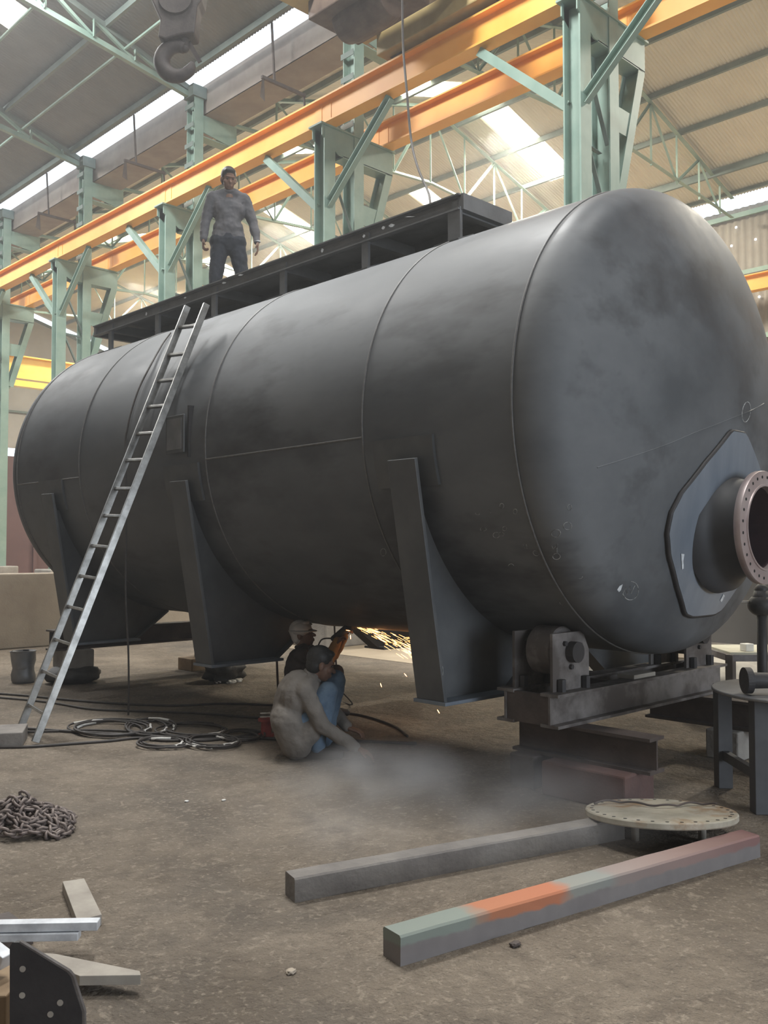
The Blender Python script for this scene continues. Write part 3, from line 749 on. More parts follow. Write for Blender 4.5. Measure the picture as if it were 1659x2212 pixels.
# pale planks lying on the tank beside the walkway
for (s0, s1, lab) in ((6.3, 8.0, 'pale plank lying behind the tank walkway, right of the man'), (9.9, 11.2, 'pale plank lying behind the tank walkway, left of the man')):
    b = MB(); b.bar((6.62, s0, TZ + math.sqrt(TR**2 - .49**2) + .07), (6.62, s1, TZ + math.sqrt(TR**2 - .49**2) + .07), .16, .16)
    tag(b.build('wooden_plank', 'steel_tan', bevel=.01), lab, 'plank')

# ------------------------------------------------------------------ turning roll stands
def i_beam(name, p0, p1, w_, h_, m, lab, parent=None):
    b = MB(); b.ib(p0, p1, w_, h_, .02, .015); o = b.build(name, m, parent)
    return tag(o, lab, 'beam') if lab else o
r = root('roller_stand', (6.15, 3.75, .44), 'rusty steel roller stand carrying the right end of the tank', 'roller stand')
for s in (3.58, 3.94): MB().ib((4.96, s, .55), (7.32, s, .55), .14, .22, .02, .015).build('frame_beam', 'rust_light', r)
for u in (4.99, 5.85, 7.28): MB().box((u, 3.76, .55), (.04, .36, .20)).build('cross_plate', 'rust', r)
for u in (5.24, 7.02):
    zc = TZ - math.sqrt((TR + .165)**2 - (u - TU)**2)
    b = MB(); b.lathe([(0, 3.66), (.155, 3.66), (.165, 3.67), (.165, 3.85), (.155, 3.86), (0, 3.86)], (u, 0, zc), (0, 1, 0), 36); rl = b.build('roller', 'rust_light', r); auto_smooth(rl)
    for s in (3.60, 3.91):
        poly = [(u - .21, .66), (u + .21, .66), (u + .21, zc), (u + .14, zc + .13), (u - .21, zc + .13)]
        b = MB(); b.prism([(x, s, z) for x, z in poly], (0, .02, 0)); sp = b.build('bearing_plate', 'rust_light', r)
        b = MB(); b.lathe([(0, -.06), (.07, -.06), (.07, 0.08), (0, 0.08)], (u, s, zc), (0, 1, 0), 20); b.build('bearing', 'black', sp)
        for du in (-.14, .14): 
            b = MB(); b.lathe([(0, -.04), (.03, -.04), (.03, .04), (0, .04)], (u + du, s - .02, .70), (0, 0, 1), 6); b.build('bolt', 'black', sp)
        for k in range(3):
            a = k*2.1 + .4; b = MB(); b.lathe([(0, -.02), (.018, -.02), (.018, .01), (0, .01)], (u + .1*math.cos(a), s, zc + .1*math.sin(a)), (0, 1, 0), 6); b.build('bolt', 'black', sp)
b = MB(); b.box((6.1, 3.62, .675), (.30, .14, .03)); tag(b.build('steel_shim', 'steel_tan', bevel=.004), 'pale flat shim lying on the right roller stand', 'shim')
for u, lab in ((5.2, 'dark rusty beam under the near end of the right roller stand'), (6.95, 'dark rusty beam under the far end of the right roller stand')):
    i_beam('support_beam', (u, 2.95, .33), (u, 4.0, .33), .17, .22, 'rust', lab)
for u, s, sz, m, lab in ((5.15, 3.35, (.34, .62, .22), 'brick_red', 'reddish block on the floor under the near support beam'),
                         (6.9, 3.3, (.26, .26, .22), 'concrete', 'grey block on the floor under the far support beam'),
                         (5.15, 3.86, (.24, .2, .22), 'rust', 'small dark block on the floor left of the reddish block')):
    b = MB(); b.box((u, s, .11), sz); tag(b.build('support_block', m, bevel=.012), lab, 'block')
# rear stand
r = root('roller_stand', (6.1, 10.6, .40), 'dark steel roller stand under the left end of the tank', 'roller stand')
MB().ib((4.8, 10.6, .52), (7.4, 10.6, .52), .2, .24, .02, .015).build('frame_beam', 'rust', r)
for u in (5.24, 7.02):
    zc = TZ - math.sqrt((TR + .165)**2 - (u - TU)**2)
    b = MB(); b.lathe([(0, 10.5), (.165, 10.5), (.165, 10.7), (0, 10.7)], (u, 0, zc), (0, 1, 0), 28); b.build('roller', 'rust', r, smooth=False)
    for s in (10.44, 10.74): MB().box((u, s, (.64 + zc + .06)/2), (.32, .02, zc + .06 - .64)).build('bearing_plate', 'black', r)
b = MB(); b.box((5.1, 10.6, .29), (.36, .36, .22)); b.f = b.f; tag(b.build('pedestal_block', 'concrete', bevel=.02), 'grey concrete block under the left end of the rear roller stand', 'block')
def lump(name, c, sz, m, lab, cat, seed=1.0, amp=.12, cut=True, parent=None):
    b = MB(); n, mm = 28, 16; b.ball((0, 0, 0), 1.0, n, mm)
    vs = []
    for v in b.v:
        d = 1 + amp*noise.noise(v*2.1 + Vector((seed, seed, 0))) * 2 + amp*.5*noise.noise(v*6 + Vector((0, seed, 3)))
        x, y, z = v*d; z = math.copysign(min(abs(z), .8), z)
        vs.append(Vector(c) + Vector((x*sz[0]/2, y*sz[1]/2, (z + .8)/1.6*sz[2])))
    b.v = vs; o = b.build(name, m, parent, smooth=True)
    return tag(o, lab, cat) if lab else o
lump('plastic_sack', (5.1, 10.6, 0), (.62, .62, .2), 'sack', 'crumpled black sack under the concrete block near the ladder', 'sack', 2.2)
b = MB(); b.box((6.95, 10.6, .28), (.2, .2, .24)); tag(b.build('support_post', 'rust'), 'short dark steel post under the far end of the rear roller stand', 'post')
b = MB(); b.box((6.95, 10.6, .08), (.62, .34, .16)); tag(b.build('wooden_block', 'wood', bevel=.01), 'wooden block under the short post of the rear roller stand', 'block')
p = at(485, 1472, z=0); lump('plastic_sack', (p.x, p.y, 0), (.5, .4, .26), 'sack', 'crumpled black sack on the floor under the middle saddle leg', 'sack', 7.7, .2)
p = at(490, 1474, z=0)
for k in range(4):
    q = at(475 + 13*k, 1476 - 3*(k % 2), z=0); lump('rag_scrap', (q.x, q.y, 0), (.12, .07, .04), 'tape', ['leftmost white rag scrap below the middle saddle leg', 'second white rag scrap from the left below the middle saddle leg', 'third white rag scrap from the left below the middle saddle leg', 'rightmost white rag scrap below the middle saddle leg'][k], 'rag', k*3.1, .25)

# ------------------------------------------------------------------ ladder
lb = at(50, 1592, z=0.0); foot = Vector((3.29, 7.8, .0)); head_ = Vector((5.42, 8.55, 4.50))
foot = at(42, 1578, z=.02); foot2 = at(76, 1603, z=.02)
topA = at(405, 662, u=4.82); topB = at(446, 657, u=4.82)
r = root('ladder', foot, 'long narrow metal ladder leaning from the floor to the tank walkway', 'ladder')
dA = (topA - foot); up_ = (foot2 - foot).normalized()
ta = topA
MB().ch(foot, ta, .06, .03, .004, up=tuple(up_)).build('side_rail', 'ladder', r, bevel=.002)
tb = topB
MB().ch(foot2, tb, .06, .03, .004, up=tuple(up_), flip=1).build('side_rail', 'ladder', r, bevel=.002)
ry = [1523, 1449, 1381, 1310, 1244, 1179, 1114, 1056, 995, 938, 880, 824, 768, 708]
for y in ry:
    # height fraction along the left rail by its projection
    lo_, hi_ = 0.0, 1.0
    def py_of(t):
        q = foot + (topA - foot)*t - Vector((0, 0, CZ)); Yh = q.x*sA + q.y*cA; dd = Yh*cP + q.z*sP; return 1106 - F*(-Yh*sP + q.z*cP)/dd
    for _ in range(30):
        m_ = (lo_ + hi_)/2
        if py_of(m_) > y: lo_ = m_
        else: hi_ = m_
    t = lo_
    MB().bar(foot + (topA - foot)*t, foot2 + (topB - foot2)*t, .035, .025, up=tuple(dA.normalized())).build('rung', 'ladder', r, bevel=.003)
p = at(25, 1612, z=0); b = MB(); b.box((p.x - .05, p.y + .18, .06), (.44, .40, .12), -.5); tag(b.build('foot_block', 'bar_grey', bevel=.008), 'flat tan block on the floor at the foot of the ladder', 'block')

# ------------------------------------------------------------------ cables
def cable(name, pts, r_, m, lab, cat='cable', smooth=6, group=None, par=None):
    pts = [Vector(p) for p in pts]; out = []
    n = len(pts)
    for i in range(n - 1):
        p0, p1, p2, p3 = pts[max(i-1, 0)], pts[i], pts[i+1], pts[min(i+2, n-1)]
        for k in range(smooth):
            t = k/smooth
            out.append(0.5*((2*p1) + (-p0 + p2)*t + (2*p0 - 5*p1 + 4*p2 - p3)*t*t + (-p0 + 3*p1 - 3*p2 + p3)*t**3))
    out.append(pts[-1]); b = MB(); b.tube(out, r_, 8); o = b.build(name, m, par, smooth=True)
    return tag(o, lab, cat, group) if lab else o
G = lambda x, y, z=.012: at(x, y, z=z)
cable('floor_cable', [G(-20, 1497), G(60, 1503), G(150, 1512), G(260, 1520), G(380, 1524), G(480, 1520), G(600, 1524), G(700, 1535), G(780, 1545), G(850, 1568), G(880, 1590)], .011, 'cable', 'dark cable crossing the floor behind the coils, looping past the squatting man')
cable('floor_cable', [G(-20, 1505), G(60, 1512), G(120, 1519), G(200, 1532), G(300, 1536), G(420, 1540), G(520, 1548), G(580, 1552)], .010, 'cable', 'thin dark cable just below the farthest cable on the floor')
cable('floor_cable', [G(-20, 1568), G(90, 1576), G(180, 1582), G(300, 1588), G(400, 1594), G(500, 1592), G(600, 1596), G(760, 1600), G(900, 1606)], .013, 'cable', 'thick dark cable running from the ladder foot through the coils')
cable('floor_cable', [G(-20, 1614), G(60, 1613), G(160, 1606), G(240, 1600), G(300, 1594), G(360, 1600), G(460, 1596), G(560, 1590)], .011, 'cable', 'dark cable in front of the ladder foot, nearest the camera')
cable('floor_cable', [G(-20, 1583), G(100, 1580), G(200, 1577), G(320, 1583), G(430, 1600), G(560, 1584)], .010, 'cable', 'dark cable lying beside the thick one left of the coils')
def coil(name, cx, cy, rx, ry, turns, lab, seed, tapes=()):
    rnd = random.Random(seed); pts = []
    N = turns*14
    for i in range(N + 1):
        a = 2*PI*i/14 + seed; k = 1 + .10*math.sin(i*.37 + seed)
        pts.append(G(cx + rx*k*math.cos(a) + 8*math.sin(i*.21), cy + ry*k*math.sin(a) + 2*math.sin(i*.3), .012 + .006*(i//14) + .01*abs(math.sin(i*.5))))
    o = cable(name, pts, .009, 'cable', None, smooth=3); tag(o, lab, 'coil of cable')
    for t in tapes:
        i = int(t*N); q = pts[i:i + 3]
        b = MB(); b.tube(q, .0115, 8); b.build('tape_wrap', 'tape', o, smooth=True)
coil('cable_coil', 240, 1572, 80, 16, 4, 'long loops of dark cable just right of the ladder foot', 1.0, (.1, .36, .7))
coil('cable_coil', 325, 1570, 48, 16, 3, 'loops of dark cable with white tape left of the flat coils', 2.3, (.2, .55, .8))
coil('cable_coil', 355, 1603, 52, 11, 3, 'flat coil of cable nearest the camera, left one', 3.1, (.05, .5))
coil('cable_coil', 460, 1600, 55, 13, 4, 'flat coil of cable nearest the camera, right one', 4.4, (.15, .4, .6))
coil('cable_coil', 420, 1576, 70, 14, 3, 'loops of cable between the taped loops and the red reel', 5.2, (.3, .75))
coil('cable_coil', 520, 1588, 46, 10, 3, 'small loops of cable beside the red reel', 6.6, (.45,))
p = G(575, 1590, 0); r = root('cable_reel', p, 'small dull red reel with white wire left of the squatting man', 'reel')
b = MB(); b.lathe([(.07, 0), (.07, .02), (.045, .02), (.045, .13), (.07, .13), (.07, .15)], p, (0, 0, 1), 24); b.build('drum', 'red', r)
b = MB(); b.tube([p + Vector((.05*math.cos(a), .05*math.sin(a), .15 + .06*a/12)) for a in [i*.5 for i in range(26)]], .005, 6); b.build('white_wire', 'tape', r, smooth=True)
# hanging cables
cable('hanging_cable', [at(869, -30, u=6.6), at(871, 100, u=6.6), at(879, 200, u=6.55), at(888, 300, u=6.5), at(902, 360, u=6.4), at(925, 415, u=6.3), at(930, 440, u=6.15), at(940, 452, u=5.9)], .012, 'cable', 'thin black cable hanging from the roof to the tank walkway')
hp_ = []
for a in ((372, 722), (355, 745), (330, 790), (305, 840), (288, 890), (279, 930), (275, 960)):
    q = tank_hit(*a)
    if q is None: continue
    hp_.append(q + Vector((-.02, 0, .01)))
for y in (1050, 1180, 1300): hp_.append(at(272, y, u=TU - TR - .04))
q = at(277, 1400, u=TU - TR); hp_ += [q, at(278, 1480, u=TU - TR)]
hp_.append(Vector((hp_[-1].x, hp_[-1].y, .01)))
cable('hanging_cable', hp_, .009, 'cable', 'thin cable draped over the tank side behind the ladder, hanging to the floor')
for x, y0, y1, d, lab in ((597, 1403, 1512, 9.6, 'thin dark rod standing left of the squatting man'), (722, 1340, 1446, 11.9, 'thin rod leaning to the right of the grinding worker'), (668, 1340, 1392, 10.5, 'thin dark rod behind the head of the grinding worker')):
    a = at(x, y0, d=d); c = at(x + 5, y1, d=d); c.z = 0 
    b = MB(); b.tube([a, c], .012, 8); tag(b.build('steel_rod', 'rust'), lab, 'rod')

# bucket at the left
p = at(50, 1474, z=0); r = root('metal_bucket', p, 'dented grey metal bucket on the floor at the left edge', 'bucket')
b = MB(); pr = [(.12, 0), (.138, .02), (.130, .10), (.118, .17), (.132, .26), (.140, .36), (.146, .375), (.135, .375), (.12, .2), (.11, .03)]
b.lathe(pr, p, (0, 0, 1), 28)
for i, v in enumerate(b.v): b.v[i] = v + Vector((noise.noise(v*9), noise.noise(v*9 + Vector((5, 0, 0))), 0))*.022
b.build('body', 'table_top', r, smooth=True)
b = MB(); b.tube([p + Vector((.143*math.cos(a), .143*math.sin(a), .375)) for a in [2*PI*i/28 for i in range(28)]], .006, 6, closed=True); b.build('rim', 'rust_light', r, smooth=True)

# ------------------------------------------------------------------ right-hand tables
tc_ = cv(2.66, 5.9); r = root('work_table', (tc_.x, tc_.y, 0), 'round-topped dark steel work table cut by the right edge', 'table')
b = MB(); b.lathe([(0, .685), (.55, .685), (.555, .69), (.555, .70), (.55, .705), (0, .705)], (tc_.x, tc_.y, 0), (0, 0, 1), 64); b.build('table_top', 'table_top', r)
for x, y in ((1563, 1700), (1643, 1756)):
    q = at(x, y, z=0); MB().box((q.x, q.y, .343), (.095, .095, .685), -A).build('leg', 'table_leg', r, bevel=.004)
for x, y in ((3.05, 5.6), (2.9, 6.25)):
    q = cv(x, y); MB().box((q.x, q.y, .343), (.095, .095, .685), -A).build('leg', 'table_leg', r, bevel=.004)
a0, a1 = at(1563, 1700, z=0), at(1643, 1756, z=0)
MB().bar(a0 + Vector((0, 0, .22)), a1 + Vector((0, 0, .22)), .04, .06).build('stretcher', 'table_leg', r)
p = at(1625, 1500, z=.705)
r = root('pipe_fitting', p, 'black flanged pipe fitting lying on the round table', 'pipe fitting')
b = MB(); d_ = Vector((cA, -sA, 0)); c = p + Vector((0, 0, .085)) - d_*.03
b.lathe([(0, -.02), (.08, -.02), (.08, .02), (.05, .03), (.045, .30), (0, .30)], c, d_, 28); b.build('pipe', 'black', r)
b = MB(); b.lathe([(0, .30), (.08, .30), (.08, .34), (0, .34)], c, d_, 28); b.build('rear_flange', 'black', r)
# valve under the nozzle, seen behind it
p = at(1645, 1300, d=8.2); r = root('pipe_valve', (p.x, p.y, 0), 'dark bulbous valve on a stand pipe under the tank nozzle at the right edge', 'valve')
b = MB(); b.cone(p + Vector((0, 0, .1)), .06, p + Vector((0, 0, -.02)), .1, 18); b.ball(p + Vector((0, 0, -.03)), (.12, .12, .10), 20, 12); b.build('body', 'black', r, smooth=True)
b = MB(); b.tube([(p.x, p.y, 0), (p.x, p.y, p.z)], .045, 14); b.build('stand_pipe', 'black', r, smooth=True)
b = MB(); b.tube([p, p - Vector((cA, -sA, 0))*.24 + Vector((0, 0, .0))], .012, 8); b.build('handle', 'steel_tan', r)
# back table
p = at(1580, 1560, z=0); r = root('steel_bench', p, 'angle-iron bench frame with pale top behind the round table', 'bench')
ex = Vector((cA, -sA, 0)); ey = Vector((sA, cA, 0)); hh = .62
for i, j in ((0, 0), (1, 0), (0, 1), (1, 1)): 
    q = p + ex*1.0*i + ey*.7*j; MB().bar(q, q + Vector((0, 0, hh)), .07, .07).build('leg', 'rust_light', r)
for a, c in (((0, 0), (1, 0)), ((0, .7), (1, .7)), ((0, 0), (0, .7)), ((1, 0), (1, .7))):
    q0 = p + ex*a[0] + ey*a[1]; q1 = p + ex*c[0] + ey*c[1]
    MB().bar(q0 + Vector((0, 0, hh - .03)), q1 + Vector((0, 0, hh - .03)), .06, .06).build('rail', 'rust_light', r)
    MB().bar(q0 + Vector((0, 0, .12)), q1 + Vector((0, 0, .12)), .04, .04).build('low_rail', 'rust_light', r)
b = MB(); b.box(p + ex*.5 + ey*.35 + Vector((0, 0, hh + .01)), (1.0, .7, .02), -A); b.build('top', 'bench', r)
q = p + ex*.20 + ey*.12 + Vector((0, 0, hh + .055)); b = MB(); b.box(q, (.09, .09, .07), -A + .3); tag(b.build('foam_block', 'paper', bevel=.006), 'small pale block standing on the bench behind the round table', 'block')
p = at(1570, 1492, z=0); lump('covered_heap', (p.x, p.y, 0), (1.6, .9, .34), 'tarp', 'dusty tarpaulin heap on the floor behind the roller stand at the right', 'heap', 4.0, .14)
p = at(1612, 1574, z=0); lump('debris_heap', (p.x, p.y, 0), (.26, .2, .07), 'paper', 'small white heap of debris under the bench', 'debris', 8.8, .3)

# ------------------------------------------------------------------ foreground things
def box_between(name, a, c, w_, h_, m, lab, cat, bevel=.008, n=24, amp=.004):
    # square timber-like bar, a and c are the ground centre points of its ends, slightly uneven
    a, c = Vector(a), Vector(c); d = (c - a); L = d.length; d.normalize(); sd = d.cross(Vector((0, 0, 1)))
    prof = [(-.5, 0), (-.5, .5), (-.5, .93), (-.43, 1), (0, 1), (.43, 1), (.5, .93), (.5, .5), (.5, 0), (0, 0)]
    b = MB(); k = len(prof); vs = []
    for i in range(n + 1):
        t = i/n
        for (x, z) in prof:
            q = a + d*L*t + sd*x*w_ + Vector((0, 0, z*h_))
            e = noise.noise(q*7)*amp; vs.append(q + sd*e + Vector((0, 0, max(e, 0) if z < .1 else e)))
    fs = [(i*k + j, i*k + (j+1) % k, (i+1)*k + (j+1) % k, (i+1)*k + j) for i in range(n) for j in range(k)]
    fs += [tuple(range(k - 1, -1, -1)), tuple(n*k + j for j in range(k))]
    b.add(vs, fs); o = b.build(name, m, bevel=0); tag(o, lab, cat); return o
# paint bands run along the length of the nearer bar
def painted_bar_mat():
    m = bpy.data.materials.new('paint_marked_bar'); m.use_nodes = True; nt = m.node_tree; N = nt.nodes; L = nt.links
    b = N['Principled BSDF']; b.inputs['Roughness'].default_value = .85
    tc = N.new('ShaderNodeTexCoord'); sp = N.new('ShaderNodeSeparateXYZ')
    vr = N.new('ShaderNodeVectorRotate'); vr.rotation_type = 'Z_AXIS'; vr.inputs['Angle'].default_value = -BANG
    L.new(tc.outputs['Object'], vr.inputs['Vector']); L.new(vr.outputs[0], sp.inputs[0])
    ns = N.new('ShaderNodeTexNoise'); ns.inputs['Scale'].default_value = 9; ns.inputs['Detail'].default_value = 5; L.new(tc.outputs['Object'], ns.inputs['Vector'])
    ad = N.new('ShaderNodeMath'); ad.operation = 'MULTIPLY_ADD'; ad.inputs[1].default_value = .16; L.new(ns.outputs['Fac'], ad.inputs[0]); L.new(sp.outputs['X'], ad.inputs[2])
    mr = N.new('ShaderNodeMapRange'); mr.inputs[1].default_value = -BLEN/2 + .08; mr.inputs[2].default_value = BLEN/2 + .08; L.new(ad.outputs[0], mr.inputs[0])
    cr = N.new('ShaderNodeValToRGB'); e = cr.color_ramp.elements
    e[0].position = 0; e[0].color = (.22, .25, .22, 1); e[1].position = 1; e[1].color = (.24, .13, .12, 1)
    for pos, c in ((.15, (.22, .25, .22)), (.19, (.42, .17, .09)), (.38, (.46, .17, .09)), (.41, (.27, .27, .24)), (.50, (.25, .26, .24)), (.54, (.27, .22, .20)), (.75, (.29, .20, .18))):
        q = e.new(pos); q.color = (*c, 1)
    L.new(mr.outputs[0], cr.inputs[0])
    # the paint sits on the top face; the sides are bare
    zz = N.new('ShaderNodeMapRange'); zz.inputs[1].default_value = .088; zz.inputs[2].default_value = .100
    ad2 = N.new('ShaderNodeMath'); ad2.operation = 'MULTIPLY_ADD'; ad2.inputs[1].default_value = .05; L.new(ns.outputs['Fac'], ad2.inputs[0]); L.new(sp.outputs['Z'], ad2.inputs[2])
    L.new(ad2.outputs[0], zz.inputs[0])
    side = N.new('ShaderNodeMix'); side.data_type = 'RGBA'; side.inputs['A'].default_value = (.17, .15, .15, 1); side.inputs['B'].default_value = (.25, .23, .22, 1); L.new(ns.outputs['Fac'], side.inputs['Factor'])
    mx = N.new('ShaderNodeMix'); mx.data_type = 'RGBA'; L.new(zz.outputs[0], mx.inputs['Factor']); L.new(side.outputs['Result'], mx.inputs['A']); L.new(cr.outputs[0], mx.inputs['B'])
    L.new(mx.outputs['Result'], b.inputs['Base Color']); return m
Ba, Bc = cv(.03, 3.66), cv(1.92, 4.92)
BLEN = (Bc - Ba).length; BANG = math.atan2((Bc - Ba).y, (Bc - Ba).x)
box_between('square_bar', Ba, Bc, .12, .115, painted_bar_mat(), 'long square bar with orange and grey paint marks, nearest the camera', 'bar')
box_between('square_bar', cv(-.43, 4.30), cv(1.30, 5.22), .115, .11, 'bar_grey', 'long plain grey square bar behind the painted one', 'bar')

# blind flange cover
p = at(1427, 1757, z=.125); tilt = math.atan(.09/.82)
nrm = (Vector((0, 0, 1)) + Vector((sA, cA, 0))*math.tan(tilt)*1.0).normalized()
r = root('blind_flange', (p.x, p.y, 0), 'round dusty blind flange plate resting on two short stubs above the bars', 'flange plate')
b = MB(); b.lathe([(0, -.018), (.405, -.018), (.41, -.012), (.41, .012), (.405, .018), (0, .018)], p, nrm, 72); b.build('plate', 'cover', r, bevel=.0)
ux = Vector((cA, -sA, 0)); uy = nrm.cross(ux)
for k in range(32):
    a = 2*PI*k/32; c = p + (ux*math.cos(a) + uy*math.sin(a))*.375
    MB().lathe([(.010, .0175), (.010, .0192)], c, nrm, 10).build('bolt_hole', 'hole', r)
pts = []
for i in range(22):
    t = i/21; pts.append(p + ux*(-.33 + .68*t) + uy*(.17 + .06*math.sin(t*9) - .10*t) + nrm*(.026 + .012*abs(math.sin(t*14))))
cable('wire_piece', pts, .006, 'rust', 'kinked rusty wire lying on the round blind flange', 'wire', 3)
for px, py in ((1372, 1815), (1517, 1817)):
    q = at(px, py, z=0); MB().tube([Vector((q.x, q.y, 0)), Vector((q.x, q.y, .13))], .022, 12).build('stub', 'steel_tan', r, smooth=True)
q = cv(1.62, 5.50); MB().box((q.x, q.y, .03), (.3, .1, .06)).build('rear_rest', 'rust', r)

# chain heap at the left
V2 = lambda x, y: Vector((x, y, 0))
def chain_heap():
    rnd = random.Random(11); b = MB(); p0 = at(45, 1800, z=0); prev = None
    pts = []
    q = V2(.0, .0); ang = 0.0
    for i in range(1500):
        ang += rnd.uniform(-.75, .75) + .10
        q = q + V2(math.cos(ang), math.sin(ang))*.012
        rr = math.hypot(q.x/1.25, q.y/.85)
        if rr > .27: ang = math.atan2(-q.y, -q.x) + rnd.uniform(-.9, .9)
        zc = .012 + .19*max(0, 1 - rr/.30)*(i/1500)**.6 + rnd.uniform(0, .012)
        pts.append(p0 + ux*(q.x - .06) + Vector((sA, cA, 0))*(q.y + .06) + Vector((0, 0, zc + .012)))
    for _ in range(2):
        pts = [pts[0]] + [(pts[i-1] + pts[i] + pts[i+1])/3 for i in range(1, len(pts) - 1)] + [pts[-1]]
    # tail to the right
    tail = [at(100 + 3*i, 1806 - .9*i - 6*math.sin(i*.5), z=.022) for i in range(20)] + [at(158 - 3*i, 1792 + 1.2*i, z=.022) for i in range(16)] + [at(95 + 3.2*i, 1792 - .6*i + 3*math.sin(i), z=.05) for i in range(16)]
    # resample at link pitch
    for path in (pts, tail):
        acc = 0; last = path[0]; seq = [last]
        for q in path[1:]:
            while (q - last).length > .045:
                last = last + (q - last).normalized()*.045; seq.append(last.copy())
        for i in range(len(seq) - 1):
            c = (seq[i] + seq[i+1])/2; d = (seq[i+1] - seq[i]).normalized(); sd = d.cross(Vector((0, 0, 1))).normalized(); u2 = sd.cross(d)
            o_ = sd if i % 2 else u2
            ring = []
            for k in range(8):
                a = 2*PI*k/8; ring.append(c + d*math.cos(a)*.034 + o_*math.sin(a)*.020)
            b.tube(ring, .0088, 6, closed=True)
    o = b.build('steel_chain', 'chain', smooth=True)
    return tag(o, 'heap of rusty steel lifting chain on the floor at the left', 'chain')
chain_heap()

# steel pieces at the lower left
def plate_px(name, poly, z, th, m, lab, cat='steel plate'):
    b = MB(); b.prism([at(x, y, z=z) - Vector((0, 0, th)) for x, y in poly], (0, 0, th)); return tag(b.build(name, m, bevel=.002), lab, cat)
plate_px('flat_plate', [(135, 1904), (182, 1897), (220, 1975), (167, 1989)], .045, .045, 'steel_tan', 'short tan flat plate lying behind the bright bars')
def rail(name, x0, y0, x1, y1, z, h_, w_, m, lab):
    a = at(x0, y0, z=z); c = at(x1, y1, z=z); b = MB(); b.bar(a, c, w_, h_); return tag(b.build(name, m, bevel=.003), lab, 'steel bar')
rail('flat_bar', -40, 2001, 214, 1996, .11, .034, .05, 'steel_bright', 'bright flat bar end, the farther of two at the left edge')
rail('flat_bar', -40, 2023, 172, 2019, .075, .03, .05, 'steel_bright', 'bright flat bar end, the nearer of two at the left edge')
for x, y, z, lab in ((60, 2030, .06, 'dark packing block under the bright flat bars'),):
    p = at(-25, 2050, z=0); MB_ = MB(); MB_.box((p.x, p.y + .05, .03), (.3, .25, .058)); tag(MB_.build('packing_block', 'rust'), lab, 'block')
plate_px('flat_plate', [(70, 2056), (120, 2060), (302, 2097), (304, 2106), (172, 2108), (140, 2095)], .07, .035, 'steel_tan', 'pale pointed flat plate behind the black gusset plate')
d0 = 2.9
def gp(x, y, dd=0.0): 
    return at(x, y, d=d0 + dd)
b = MB(); poly = [(21, 2045), (27, 2036), (40, 2036), (144, 2100), (152, 2110), (176, 2186), (176, 2290), (21, 2290)]
pts = [gp(x, y) for x, y in poly]
fwd = Vector((sA, cA, 0))*.014 + Vector((cA, -sA, 0))*.010
b.prism(pts, fwd); g = b.build('gusset_plate', 'black'); tag(g, 'black steel gusset plate with four holes standing at the lower left', 'steel plate')
for v in g.data.vertices:
    pass
for x, y in ((49, 2093), (48, 2150), (130, 2166), (109, 2191)):
    c = gp(x, y) - Vector((sA, cA, 0))*.0006
    MB().lathe([(.0095, -.001), (.0095, .001)], c, (sA, cA, 0), 16).build('bolt_hole', 'steel_tan', g)
b = MB(); e = [gp(38, 2036), gp(144, 2100), gp(152, 2110), gp(176, 2186), gp(176, 2290)]
e = [q + fwd*.5 for q in e]; b.tube(e, .0075, 6); b.build('cut_edge', 'rust_light', g)
b = MB(); a0 = gp(-60, 2020, .28); a1 = gp(14, 2078, .22); b.bar(a0, a1, .05, .05); tag(b.build('angle_piece', 'steel_bright', bevel=.003), 'bright angle piece at the left edge beside the gusset plate', 'steel bar')
b = MB(); p = at(-10, 2212, z=0.0); p = cv(-1.32, 3.12); b.box((p.x, p.y, .09), (.24, .24, .18), -A); tag(b.build('cardboard_block', 'wood', bevel=.006), 'brown block at the lower left corner beside the gusset plate', 'block')
# little scraps on the floor
for x, y, sc, m, lab in ((1113, 2044, .035, 'rust', 'small dark lump on the floor in front of the painted bar'), (629, 2103, .03, 'plaster', 'small pale stone on the floor left of the painted bar'),
                         (403, 1732, .02, 'tape', 'tiny white scrap on the floor near the chain, left one'), (483, 1730, .02, 'tape', 'tiny white scrap on the floor, right of the other tiny scrap'),
                         (305, 1386, .10, 'rust', 'far lump on the floor under the left end of the tank')):
    p = at(x, y, z=0); lump('floor_scrap', (p.x, p.y, 0), (sc*1.4, sc, sc*.5), m, lab, 'scrap', x*.1, .25)

